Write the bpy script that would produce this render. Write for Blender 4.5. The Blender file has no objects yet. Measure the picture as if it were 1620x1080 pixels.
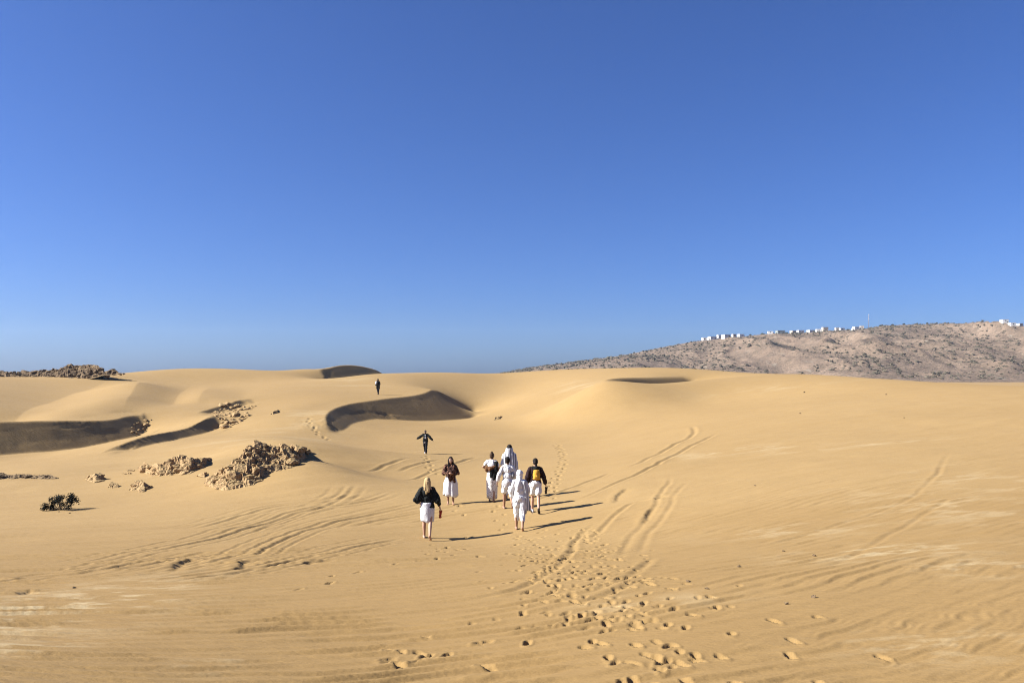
import bpy, bmesh, math, random
import numpy as np
from mathutils import Vector, Matrix

# ------------------------------------------------------------------ camera, sky, sun, exposure
scene = bpy.context.scene
COL = scene.collection
CAMZ = 6.0                       # camera height above the far plain
F = 1250.0                       # focal length in pixels of a 1620 wide picture
HOR = 590.0                      # picture row of the horizon
cam_data = bpy.data.cameras.new('camera')
cam_data.sensor_width = 36.0
cam_data.lens = 36.0 * F / 1620.0
cam_data.shift_y = (HOR - 540.0) / 1620.0
scene.cycles.use_denoising = True
scene.cycles.denoising_prefilter = 'NONE'  # keeps the grain of the sand
scene.cycles.filter_width = 1.15
cam_data.clip_start = 0.1
cam_data.clip_end = 20000.0
cam = bpy.data.objects.new('camera', cam_data)
cam.location = (0, 0, CAMZ)
cam.rotation_euler = (math.radians(90), 0, 0)
COL.objects.link(cam)
scene.camera = cam

SUN_ELEV = math.radians(33.5)
SUN_BEYOND = math.radians(-5.0)  # the sun stands on the left, in the picture plane
SUNDIR = Vector((-math.cos(SUN_BEYOND) * math.cos(SUN_ELEV), math.sin(SUN_BEYOND) * math.cos(SUN_ELEV), math.sin(SUN_ELEV)))
world = bpy.data.worlds.new('World')
scene.world = world
world.use_nodes = True
wn = world.node_tree
wn.nodes.clear()
sky = wn.nodes.new('ShaderNodeTexSky')
sky.sky_type = 'NISHITA'
sky.sun_disc = False
sky.sun_elevation = SUN_ELEV
sky.sun_rotation = math.radians(270) + SUN_BEYOND
sky.altitude = 1000.0
sky.air_density = 1.0
sky.dust_density = 1.8
sky.ozone_density = 8.0
bg = wn.nodes.new('ShaderNodeBackground')
bg.inputs['Strength'].default_value = 0.05
wo = wn.nodes.new('ShaderNodeOutputWorld')
tint = wn.nodes.new('ShaderNodeMix')          # the camera's rendering of blue
tint.data_type = 'RGBA'; tint.blend_type = 'MULTIPLY'
tint.inputs[0].default_value = 1.0
tint.inputs[7].default_value = (0.58, 0.69, 1.0, 1.0)
wn.links.new(sky.outputs['Color'], tint.inputs[6])
wn.links.new(tint.outputs[2], bg.inputs['Color'])
wn.links.new(bg.outputs['Background'], wo.inputs['Surface'])

sun_data = bpy.data.lights.new('sun', 'SUN')
sun_data.energy = 5.0
sun_data.angle = math.radians(0.53)
sun_data.color = (1.0, 0.98, 0.945)
sun = bpy.data.objects.new('sun', sun_data)
sun.rotation_euler = SUNDIR.to_track_quat('Z', 'Y').to_euler()
sun.location = (-40, 10, 40)
COL.objects.link(sun)

vs = scene.view_settings
vs.view_transform = 'Standard'
vs.look = 'None'
vs.exposure = 1.48
vs.gamma = 1.0
vs.use_curve_mapping = False

# ------------------------------------------------------------------ helpers
rng = np.random.default_rng(11)
random.seed(5)

def world_pt(px, py, Y):
    """a picture point at depth Y as a world point"""
    return ((px - 810.0) / F * Y, Y, CAMZ + (HOR - py) / F * Y)

def _hash(ix, iy, seed):
    h = (ix.astype(np.int64) * 374761393 + iy.astype(np.int64) * 668265263 + seed * 974711) & 0xffffffff
    h = ((h ^ (h >> 13)) * 1274126177) & 0xffffffff
    h = (h ^ (h >> 16)) & 0xffffffff
    return h / 4294967295.0

def vnoise(x, y, seed=0):
    x = np.asarray(x, float); y = np.asarray(y, float)
    ix = np.floor(x); iy = np.floor(y)
    fx = x - ix; fy = y - iy
    fx = fx * fx * fx * (fx * (fx * 6 - 15) + 10); fy = fy * fy * fy * (fy * (fy * 6 - 15) + 10)
    ix = ix.astype(np.int64); iy = iy.astype(np.int64)
    a = _hash(ix, iy, seed); b = _hash(ix + 1, iy, seed)
    c = _hash(ix, iy + 1, seed); d = _hash(ix + 1, iy + 1, seed)
    return (a + (b - a) * fx) * (1 - fy) + (c + (d - c) * fx) * fy

def fbm(x, y, octaves=4, seed=0, gain=0.5, ridged=False):
    t = 0.0; amp = 1.0; tot = 0.0
    for o in range(octaves):
        n = vnoise(x * 2 ** o + 17.3 * o, y * 2 ** o - 9.1 * o, seed + o)
        if ridged:
            n = 1 - abs(2 * n - 1)
        t = t + amp * n; tot += amp; amp *= gain
    return t / tot

def smoothstep(e0, e1, x):
    t = np.clip((x - e0) / (e1 - e0), 0, 1)
    return t * t * (3 - 2 * t)

def mesh_obj(name, verts, faces, mat=None, parent=None, smooth=True):
    me = bpy.data.meshes.new(name)
    me.from_pydata([tuple(v) for v in verts], [], [tuple(f) for f in faces])
    me.update()
    if mat: me.materials.append(mat)
    if smooth: me.polygons.foreach_set('use_smooth', [True] * len(me.polygons))
    ob = bpy.data.objects.new(name, me)
    COL.objects.link(ob)
    if parent: ob.parent = parent
    return ob

def tag(o, label=None, cat=None, group=None, kind=None):
    if label: o['label'] = label
    if cat: o['category'] = cat
    if group: o['group'] = group
    if kind: o['kind'] = kind
    return o

def empty(name, loc, rotz=0.0):
    e = bpy.data.objects.new(name, None)
    e.empty_display_size = 0.2
    e.location = loc
    e.rotation_euler = (0, 0, rotz)
    COL.objects.link(e)
    return e

class NT:
    """a small node-tree writer"""
    def __init__(self, name, rough=0.9, spec=0.2):
        self.mat = bpy.data.materials.new(name); self.mat.use_nodes = True
        self.t = self.mat.node_tree; self.t.nodes.clear()
        self.out = self.t.nodes.new('ShaderNodeOutputMaterial')
        self.b = self.t.nodes.new('ShaderNodeBsdfPrincipled')
        self.b.inputs['Roughness'].default_value = rough
        self.b.inputs['Specular IOR Level'].default_value = spec
        self.t.links.new(self.b.outputs[0], self.out.inputs[0])
    def n(self, kind, **kw):
        nd = self.t.nodes.new(kind)
        for k, v in kw.items():
            if k.startswith('i_'): nd.inputs[int(k[2:])].default_value = v
            else: setattr(nd, k, v)
        return nd
    def l(self, a, b): self.t.links.new(a, b)
    def coord(self, scale=(1, 1, 1), rot=(0, 0, 0), which='Object'):
        tc = self.n('ShaderNodeTexCoord'); mp = self.n('ShaderNodeMapping')
        mp.inputs['Scale'].default_value = scale; mp.inputs['Rotation'].default_value = rot
        self.l(tc.outputs[which], mp.inputs[0]); return mp.outputs[0]
    def noise(self, vec, scale, detail=4, rough=0.55):
        nd = self.n('ShaderNodeTexNoise'); nd.inputs['Scale'].default_value = scale
        nd.inputs['Detail'].default_value = detail; nd.inputs['Roughness'].default_value = rough
        self.l(vec, nd.inputs['Vector']); return nd.outputs['Fac']
    def ramp(self, fac, stops):
        nd = self.n('ShaderNodeValToRGB'); cr = nd.color_ramp
        while len(cr.elements) < len(stops): cr.elements.new(0.5)
        for e, (p, c) in zip(cr.elements, stops):
            e.position = p; e.color = (*c, 1) if len(c) == 3 else c
        self.l(fac, nd.inputs[0]); return nd.outputs[0]
    def mix(self, fac, a, b, blend='MIX'):
        nd = self.n('ShaderNodeMix', data_type='RGBA', blend_type=blend)
        for s, v in ((nd.inputs[0], fac), (nd.inputs[6], a), (nd.inputs[7], b)):
            if hasattr(v, 'is_output'): self.l(v, s)
            elif isinstance(v, (int, float)): s.default_value = v
            else: s.default_value = (*v, 1)
        return nd.outputs[2]
    def math(self, op, a, b=None):
        nd = self.n('ShaderNodeMath', operation=op)
        for s, v in ((nd.inputs[0], a), (nd.inputs[1], b)):
            if v is None: continue
            if hasattr(v, 'is_output'): self.l(v, s)
            else: s.default_value = v
        return nd.outputs[0]
    def color(self, c):
        if hasattr(c, 'is_output'): self.l(c, self.b.inputs['Base Color'])
        else: self.b.inputs['Base Color'].default_value = (*c, 1)
    def bump(self, h, strength=0.5, dist=0.01):
        nd = self.n('ShaderNodeBump'); nd.inputs['Strength'].default_value = strength
        nd.inputs['Distance'].default_value = dist
        self.l(h, nd.inputs['Height']); self.l(nd.outputs[0], self.b.inputs['Normal'])

def resample(pts, step):
    pts = np.array(pts, float); out = []
    for i in range(len(pts) - 1):
        n = max(2, int(np.linalg.norm(pts[i + 1] - pts[i]) / step))
        out.append(pts[i] + (pts[i + 1] - pts[i]) * np.linspace(0, 1, n, endpoint=False)[:, None])
    out.append(pts[-1:]); return np.concatenate(out)

def chaikin(pts, n=2):
    p = np.array(pts, float)
    for _ in range(n):
        q = np.empty((2 * len(p), 3))
        q[0] = p[0]; q[-1] = p[-1]
        q[1:-1:2] = p[:-1] * .75 + p[1:] * .25; q[2:-1:2] = p[:-1] * .25 + p[1:] * .75
        p = q
    return p

# ------------------------------------------------------------------ the dunes: control lines
# every entry is (picture column, picture row, depth in metres); the solver lays a smooth sheet through them
SOFT = []                        # scattered heights
for px, col in {
    -320: [(1080, 5.0), (1000, 7.2), (900, 13.6), (800, 29), (730, 45), (650, 65), (600, 95)],
    0:    [(1080, 5.5), (1000, 8.0), (950, 10.5), (900, 14.6), (850, 20.6), (800, 29), (760, 36), (735, 43), (640, 62), (615, 78), (601, 92)],
    100:  [(775, 33), (745, 38.5), (640, 66), (620, 78), (605, 92)],
    200:  [(775, 32.5), (760, 35), (732, 42), (640, 68), (610, 85), (595, 105)],
    300:  [(1080, 6.05), (1000, 8.4), (950, 10.7), (900, 14.5), (850, 20.5), (800, 27.5), (775, 31.5), (735, 39.5), (712, 45), (640, 75), (620, 88), (600, 105)],
    400:  [(690, 50), (665, 62), (645, 72), (620, 88), (600, 108)],
    450:  [(740, 37), (690, 50), (660, 62), (640, 72), (620, 85)],
    560:  [(1080, 6.4), (1000, 8.7), (950, 10.8), (900, 14.4), (850, 20.8), (800, 27), (750, 36), (710, 49.5), (695, 56.5)],
    600:  [(624, 90), (610, 100)],
    660:  [(611, 101), (600, 110)],
    750:  [(1080, 6.3), (1000, 8.5), (950, 10.5), (900, 14), (850, 21.4), (795, 26.8), (750, 36.5), (720, 46.5), (690, 61), (670, 77)],
    800:  [(655, 88), (640, 98), (620, 112), (602, 126)],
    880:  [(640, 85), (620, 96), (600, 112)],
    900:  [(1080, 6.1), (1000, 8.1), (950, 9.9), (900, 13), (850, 19.3), (800, 24.3), (750, 33), (720, 45), (700, 56)],
    1100: [(1080, 5.9), (1000, 7.6), (950, 9.2), (900, 11.8), (850, 16.3), (800, 21), (750, 28), (700, 40), (675, 51), (630, 74)],
    1400: [(1080, 5.8), (1000, 7.3), (950, 8.65), (900, 10.6), (850, 14), (800, 18), (750, 23.5), (700, 32), (650, 46), (620, 62)],
    1620: [(1080, 5.65), (1000, 7.0), (900, 10), (800, 16.5), (700, 29), (650, 41)],
    1940: [(1080, 5.2), (900, 9.6), (800, 15.5), (700, 27), (650, 38), (620, 58)],
}.items():
    SOFT += [world_pt(px, py, Y) for py, Y in col]
for x in (-4, -2, 0, 2, 4):
    for y in (-3, 0, 1.5):
        SOFT.append((x, y, CAMZ - 1.62 - 0.1 * max(y, 0) + 0.03 * x))
for u in np.linspace(-0.95, 0.95, 9):
    for Y, z in ((190, -4.5), (240, -5.5), (290, -6.0)):
        SOFT.append((u * Y, Y, CAMZ + z))

SOFT += [world_pt(490, 716, 35.5), world_pt(525, 738, 33.6), world_pt(476, 742, 32.6), world_pt(452, 702, 39.5), world_pt(336, 727, 37.5)]   # sand banked against the outcrops

def line(pts): return [world_pt(*p) for p in pts]
SMOOTH_LINES = [                 # rounded rims and sky lines
    line([(-300, 596, 100), (0, 597, 98), (100, 594, 100), (195, 590, 106), (260, 583.5, 110), (330, 582.5, 112), (400, 585, 113), (440, 587.5, 115), (470, 585.5, 118), (500, 582.5, 120)]),
    line([(440, 610, 97), (465, 606.5, 100), (515, 600, 107), (560, 594, 112), (600, 589.8, 116), (700, 590, 124), (800, 590, 134), (850, 586, 133), (900, 583.3, 130), (980, 582, 125), (1100, 585.5, 118), (1200, 590.3, 104), (1300, 594.5, 90), (1400, 600.5, 79), (1500, 606, 69), (1560, 609, 65), (1620, 610.5, 62), (1940, 618, 56)]),
    line([(800, 668, 78), (900, 667, 71), (1000, 662, 65.5), (1110, 655, 61)]),
    line([(957, 602, 77), (985, 606.5, 76), (1010, 608, 76), (1060, 605, 80), (1120, 600, 84), (1200, 594, 90)]),
    line([(0, 660, 60), (30, 659, 60)]),
]
for l_ in SMOOTH_LINES[:2]:         # the ground falls away behind the sky line
    for (x, y, z) in resample(np.array(l_), 9.0):
        if -.30 < x / y < -.09 or (l_ is SMOOTH_LINES[1] and x / y < -.05): continue
        SOFT.append((x * (y + 9) / y, y + 9, z - .9)); SOFT.append((x * (y + 26) / y, y + 26, z - 2.9))
# slip faces: the foot is given in full, the brink by its picture line; its depth follows from the slope of the face
SLIPS = [
    dict(foot=[(-60, 720, 46), (0, 717, 49), (100, 711, 52.5), (170, 699, 56.5), (215, 689, 60), (232, 683, 62.5)],
         brink=[(-60, 671), (0, 669.5), (60, 667), (100, 667.5), (150, 671), (185, 667), (215, 658.5), (230, 660)], slope=0.60),
    dict(foot=[(176, 718, 45.5), (200, 711, 47), (230, 704, 49), (295, 690, 56), (346, 677, 62)],
         brink=[(182, 712), (200, 702), (240, 689), (290, 680.5), (318, 671), (338, 655)], slope=0.60),
    dict(foot=[(530, 684, 59), (545, 676.5, 62), (557, 667.5, 68), (575, 662, 73), (610, 660, 77), (640, 665, 78.5), (680, 664.5, 84), (722, 662, 90), (752, 660, 97)],
         brink=[(520, 678), (514, 669), (516, 658), (530, 649.5), (560, 640), (590, 634.5), (640, 627.5), (665, 625), (690, 616.5)], slope=0.60),
    dict(foot=[(508, 604, 114), (540, 600, 122), (580, 595, 135), (606, 591.5, 146)],
         brink=[(511, 591), (520, 582.5), (540, 578.5), (560, 578.5), (585, 582.5), (602, 587.5)], slope=0.60),
    dict(foot=[(322, 656, 65), (355, 648, 70), (398, 636, 78)],
         brink=[(326, 651.5), (355, 641.5), (394, 631)], slope=0.60),
]
CREASE_LINES = [
    line([(957, 600.5, 80), (975, 597, 83), (1030, 597, 92), (1080, 596.5, 100)]),
    line([(985, 614, 80.5), (1007, 621, 82), (1059, 616, 91), (1097, 607, 99.4)]),
]
def brink_points(foot, brink, slope):
    fp = np.array(line(foot))
    dense = np.concatenate([np.linspace(fp[i], fp[i + 1], 30) for i in range(len(fp) - 1)])
    out = []
    for px, py in brink:
        Ys = np.linspace(30, 170, 2801)
        x = (px - 810) / F * Ys; z = CAMZ + (HOR - py) / F * Ys
        d2 = (x[:, None] - dense[None, :, 0]) ** 2 + (Ys[:, None] - dense[None, :, 1]) ** 2
        k = d2.argmin(1); d = np.sqrt(d2[np.arange(len(Ys)), k])
        g = slope * d - (z - dense[k, 2])
        i0 = d.argmin()
        up = np.nonzero(g[i0:] > 0)[0]
        i = i0 + (up[0] if len(up) else 0)
        out.append((x[i], Ys[i], z[i]))
    return out
for s in SLIPS:
    b = brink_points(s['foot'], s['brink'], s['slope'])
    s['brink3'] = b
    CREASE_LINES.append(line(s['foot'])); CREASE_LINES.append(b)
apex = SLIPS[2]['brink3'][-1]
CREASE_LINES.append([apex] + line([(714, 629, apex[1] + 1.5), (736, 646, apex[1] + 2.5), (752, 657, apex[1] + 3.0)]))

# ------------------------------------------------------------------ the dunes: solver (thin plate with creases, log-polar grid)
C0 = 4.0
A0, A1 = -0.95, 0.95
S0, S1 = math.log(1.0), math.log(304.0)
def to_grid(x, y, nA, nS):
    y = np.maximum(np.asarray(y, float), -C0 + 0.2)
    return (x / (y + C0) - A0) / (A1 - A0) * (nA - 1), (np.log(y + C0) - S0) / (S1 - S0) * (nS - 1)

_lines = [(resample(chaikin(l), 0.4), True) for l in CREASE_LINES] + [(resample(chaikin(l), 0.8), False) for l in SMOOTH_LINES]
_cx = np.concatenate([l for l, c in _lines] + [np.array(SOFT)])
_cw = np.concatenate([np.full(len(l), 3.0 if c else 1.0) for l, c in _lines] + [np.full(len(SOFT), 1.2)])
_crease = np.concatenate([l for l, c in _lines if c])

def solve(nA, nS, z0, iters):
    gi, gj = to_grid(_cx[:, 0], _cx[:, 1], nA, nS)
    ok = (gi > 0) & (gi < nA - 1) & (gj > 0) & (gj < nS - 1)
    gi, gj, zt, w = gi[ok], gj[ok], _cx[ok, 2], _cw[ok]
    i0 = gi.astype(int); j0 = gj.astype(int); fi = gi - i0; fj = gj - j0
    idx = np.stack([j0 * nA + i0, j0 * nA + i0 + 1, (j0 + 1) * nA + i0, (j0 + 1) * nA + i0 + 1])
    bw = np.stack([(1 - fi) * (1 - fj), fi * (1 - fj), (1 - fi) * fj, fi * fj])
    cm = np.ones((nS, nA))
    ci, cj = to_grid(_crease[:, 0], _crease[:, 1], nA, nS)
    ci = np.clip(np.rint(ci).astype(int), 0, nA - 1); cj = np.clip(np.rint(cj).astype(int), 0, nS - 1)
    for dj in (-1, 0, 1):
        for di in (-1, 0, 1):
            if abs(dj) + abs(di) < 2:
                cm[np.clip(cj + dj, 0, nS - 1), np.clip(ci + di, 0, nA - 1)] = 0.01
    ha = (A1 - A0) / (nA - 1); hs = (S1 - S0) / (nS - 1)
    ra, rs = (0.01 / ha) ** 2, (0.01 / hs) ** 2
    e1 = 0.004
    m_a, m_s = cm[:, 1:-1] * ra * ra, cm[1:-1, :] * rs * rs
    m_x = 2 * ra * rs * np.minimum(np.minimum(cm[1:, 1:], cm[:-1, 1:]), np.minimum(cm[1:, :-1], cm[:-1, :-1]))
    N = nA * nS
    W = w * 4.0
    def A(z):
        Z = z.reshape(nS, nA); R = np.zeros_like(Z)
        d = (Z[:, 2:] - 2 * Z[:, 1:-1] + Z[:, :-2]) * m_a
        R[:, 2:] += d; R[:, 1:-1] -= 2 * d; R[:, :-2] += d
        d = (Z[2:] - 2 * Z[1:-1] + Z[:-2]) * m_s
        R[2:] += d; R[1:-1] -= 2 * d; R[:-2] += d
        d = (Z[1:, 1:] - Z[:-1, 1:] - Z[1:, :-1] + Z[:-1, :-1]) * m_x
        R[1:, 1:] += d; R[:-1, 1:] -= d; R[1:, :-1] -= d; R[:-1, :-1] += d
        d = (Z[:, 1:] - Z[:, :-1]) * (e1 * ra); R[:, 1:] += d; R[:, :-1] -= d
        d = (Z[1:] - Z[:-1]) * (e1 * rs); R[1:] += d; R[:-1] -= d
        r = R.ravel()
        v = (z[idx] * bw).sum(0) * W
        r += np.bincount(idx.ravel(), (bw * v).ravel(), minlength=N)
        return r
    b = np.bincount(idx.ravel(), (bw * (zt * W)).ravel(), minlength=N)
    diag = np.full((nS, nA), 6 * ra * ra + 6 * rs * rs + 8 * ra * rs).ravel() + np.bincount(idx.ravel(), (bw * bw * W).ravel(), minlength=N)
    z = z0.ravel().copy(); r = b - A(z); y = r / diag; p = y.copy(); ry = r @ y
    for it in range(iters):
        Ap = A(p); al = ry / (p @ Ap); z += al * p; r -= al * Ap
        y = r / diag; ry2 = r @ y
        p = y + (ry2 / ry) * p; ry = ry2
    return z.reshape(nS, nA)

def upsample(Z, nA, nS):
    j = np.linspace(0, Z.shape[0] - 1, nS); i = np.linspace(0, Z.shape[1] - 1, nA)
    j0 = np.minimum(j.astype(int), Z.shape[0] - 2); i0 = np.minimum(i.astype(int), Z.shape[1] - 2)
    fj = (j - j0)[:, None]; fi = (i - i0)[None, :]
    return (Z[j0][:, i0] * (1 - fi) + Z[j0][:, i0 + 1] * fi) * (1 - fj) + (Z[j0 + 1][:, i0] * (1 - fi) + Z[j0 + 1][:, i0 + 1] * fi) * fj

ZG = np.full((60, 45), CAMZ - 3.0)
for nA, nS, it in ((45, 60, 600), (90, 120, 700), (180, 240, 600), (360, 480, 300), (640, 860, 160)):
    ZG = solve(nA, nS, upsample(ZG, nA, nS), it)

def soften(Z, n):
    for _ in range(n):
        P = np.pad(Z, 1, mode='edge')
        Z = (P[:-2] + 2 * P[1:-1] + P[2:]) / 4
        Z = (Z[:, :-2] + 2 * Z[:, 1:-1] + Z[:, 2:]) / 4
    return Z
ZG = soften(ZG, 1)

def base_height(x, y):
    """Catmull-Rom sample of the solved sheet, falling to the far plain outside it"""
    x = np.asarray(x, float); y = np.asarray(y, float)
    nS, nA = ZG.shape
    gi, gj = to_grid(x, y, nA, nS)
    gi = np.clip(gi, 0, nA - 1.001); gj = np.clip(gj, 0, nS - 1.001)
    i0 = gi.astype(int); j0 = gj.astype(int); t = gi - i0; u = gj - j0
    def w(t): return (-.5 * t + t * t - .5 * t ** 3, 1 - 2.5 * t * t + 1.5 * t ** 3, .5 * t + 2 * t * t - 1.5 * t ** 3, -.5 * t * t + .5 * t ** 3)
    wi, wj = w(t), w(u); z = 0.0
    for b in range(4):
        jj = np.clip(j0 + b - 1, 0, nS - 1); row = 0.0
        for a in range(4):
            row = row + wi[a] * ZG[jj, np.clip(i0 + a - 1, 0, nA - 1)]
        z = z + wj[b] * row
    far = smoothstep(210, 300, y)
    side = smoothstep(0.85, 1.6, abs(x / (np.maximum(y, -C0 + .2) + C0)))
    z = z * (1 - side) + (CAMZ - 5.0) * side * 1.0
    return z * (1 - far) + (CAMZ - 6.0) * far

def ground(x, y): return float(base_height(np.array([x]), np.array([y]))[0])

_RY = np.concatenate([np.arange(4, 40, 0.03), np.arange(40, 190, 0.1)])
def pixel_ground(px, py):
    """the first ground point seen through a picture point"""
    x = (px - 810) / F * _RY; z = CAMZ + (HOR - py) / F * _RY
    d = z - base_height(x, _RY)
    k = np.nonzero(d < 0)[0]
    i = k[0] if len(k) else len(_RY) - 1
    return x[i], _RY[i], z[i]

# ------------------------------------------------------------------ marks in the sand: ripples, tyre tracks, slumps, footprints
TRACKS = [   # (depth, width, picture line)
    (.050, .10, [(115, 899), (200, 879), (260, 868), (330, 853), (380, 838), (430, 826), (490, 808), (560, 797), (600, 788), (625, 778)]),
    (.045, .10, [(0, 922), (60, 912), (140, 908), (200, 894), (290, 878), (330, 872)]),
    (.050, .10, [(150, 906), (200, 899), (270, 888), (310, 880)]),
    (.050, .10, [(175, 914), (230, 906), (270, 901), (335, 890), (370, 881), (405, 876), (425, 862), (450, 851), (500, 836), (560, 818), (640, 803), (690, 790)]),
    (.045, .10, [(250, 918), (320, 908), (370, 902), (410, 899), (470, 888), (520, 882)]),
    (.040, .10, [(260, 922), (340, 911), (400, 903), (450, 892), (500, 880), (570, 862), (640, 850)]),
    (.022, .10, [(395, 845), (430, 830), (480, 815), (540, 790), (565, 767)]),
    (.035, .09, [(300, 838), (380, 818), (440, 802), (520, 795), (560, 780)]),
    (.045, .10, [(560, 832), (610, 820), (670, 810), (720, 800), (790, 793)]),
    (.040, .10, [(640, 828), (700, 816), (770, 806), (800, 800)]),
    (.040, .09, [(583, 748), (620, 734), (650, 725)]),
    (.040, .09, [(630, 747), (670, 733), (700, 728)]),
    (.040, .09, [(640, 760), (690, 745), (760, 722)]),
    (.045, .11, [(845, 792), (880, 780), (920, 766), (965, 747)]),
    (.045, .11, [(880, 796), (930, 785), (975, 765), (1000, 754), (1040, 735), (1095, 705), (1140, 683)]),
    (.040, .11, [(985, 745), (1020, 730), (1060, 708), (1090, 693), (1100, 683), (1095, 672)]),
    (.045, .12, [(905, 858), (945, 848), (985, 800), (1010, 792), (1090, 783)]),
    (.026, .12, [(975, 890), (1000, 850), (1020, 815), (1035, 800), (1048, 780), (1062, 752)]),
    (.022, .12, [(1008, 885), (1025, 850), (1040, 822), (1065, 790), (1085, 760)]),
    (.040, .12, [(640, 960), (720, 950), (780, 943), (840, 928), (870, 905), (900, 872), (925, 840), (940, 826)]),
    (.040, .12, [(720, 968), (800, 958), (850, 950), (900, 945), (960, 930), (1000, 905), (1030, 880)]),
    (.040, .12, [(860, 965), (930, 950), (980, 935), (1020, 915)]),
    (.020, .10, [(1140, 880), (1220, 860), (1330, 830), (1420, 795), (1470, 770), (1500, 715)]),
    (.020, .10, [(1290, 905), (1370, 870), (1440, 820), (1520, 780)]),
]
SCARPS = [   # small slumped steps: (height, run-out, picture line)
    (.06, .28, [(262, 906), (276, 896), (288, 888), (298, 885), (322, 884)]),
    (.055, .25, [(372, 904), (380, 893), (386, 887), (412, 886)]),
    (.045, .22, [(26, 940), (40, 933), (56, 934)]),
    (.055, .25, [(968, 795), (975, 783), (984, 775), (992, 772)]),
    (.055, .25, [(1036, 790), (1040, 785), (1050, 783)]),
    (.055, .25, [(1017, 828), (1024, 808), (1034, 802)]),
    (.045, .22, [(470, 893), (520, 884)]),
]
TRAILS = [   # lines of footprints: (print length, depth, picture line)
    (.27, .055, [(1545, 1082), (1390, 1045), (1290, 1012), (1180, 972), (1075, 925), (990, 905), (958, 868), (930, 842)]),
    (.27, .060, [(1195, 1085), (1050, 1003), (1000, 962), (985, 932), (970, 895), (940, 865)]),
    (.27, .065, [(1025, 1075), (962, 1003), (900, 962), (850, 925), (832, 890), (828, 852)]),
    (.28, .065, [(1075, 1085), (1005, 1032), (940, 985), (900, 940), (872, 900), (862, 862)]),
    (.28, .065, [(1110, 1080), (1020, 1020), (975, 985), (935, 948), (905, 915), (885, 872)]),
    (.27, .055, [(862, 1015), (846, 962), (842, 930), (864, 905), (908, 880)]),
    (.25, .050, [(632, 893), (660, 882), (690, 868), (684, 858)]),
    (.25, .050, [(700, 884), (722, 862), (738, 842)]),
    (.25, .050, [(782, 800), (790, 818), (802, 842)]),
    (.25, .060, [(880, 702), (893, 718), (888, 742), (873, 768), (870, 792)]),
    (.25, .060, [(486, 662), (494, 675), (508, 688), (522, 696)]),
    (.24, .050, [(672, 722), (678, 742), (688, 752)]),
    (.28, .060, [(590, 1036), (640, 1046), (700, 1058), (790, 1068)]),
    (.26, .050, [(560, 905), (520, 920), (478, 932)]),
    (.27, .050, [(1310, 1085), (1230, 1035), (1170, 1000)]),
    (.27, .055, [(655, 1012), (720, 1020), (800, 1005), (830, 995)]),
    (.27, .055, [(1000, 1080), (960, 1048), (925, 1030)]),
    (.27, .050, [(720, 800), (730, 815)]),
]

def project_line(pts, step=0.12):
    p = np.array([pixel_ground(*q) for q in pts])
    p = chaikin(p, 2)
    return resample(p, step)[:, :2]

def near_line(P, pad):
    """flat indices of sheet points near a plan line, their signed distance to it and the place along it"""
    x0, y0 = P.min(0) - pad; x1, y1 = P.max(0) + pad
    r0, r1 = np.searchsorted(gy, [y0, y1])
    if r1 <= r0: return None
    sub = np.nonzero((X[r0:r1] > x0) & (X[r0:r1] < x1))
    ri = sub[0] + r0; ci = sub[1]
    px, py = X[ri, ci], Yg[ri, ci]
    best = np.full(len(px), 1e9); kk = np.zeros(len(px), int)
    for a in range(0, len(P), 40):
        d2 = (px[:, None] - P[None, a:a + 40, 0]) ** 2 + (py[:, None] - P[None, a:a + 40, 1]) ** 2
        k = d2.argmin(1); d = d2[np.arange(len(px)), k]
        m = d < best; best[m] = d[m]; kk[m] = k[m] + a
    m = best < (pad * 1.6) ** 2
    ri, ci, px, py, kk = ri[m], ci[m], px[m], py[m], kk[m]
    t = np.gradient(P, axis=0); t /= np.linalg.norm(t, axis=1)[:, None] + 1e-9
    dx, dy = px - P[kk, 0], py - P[kk, 1]
    along = dx * t[kk, 0] + dy * t[kk, 1]
    side = dx * t[kk, 1] - dy * t[kk, 0]                 # > 0 on the right of the travelling direction
    return ri, ci, side, along, kk, len(P)

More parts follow.
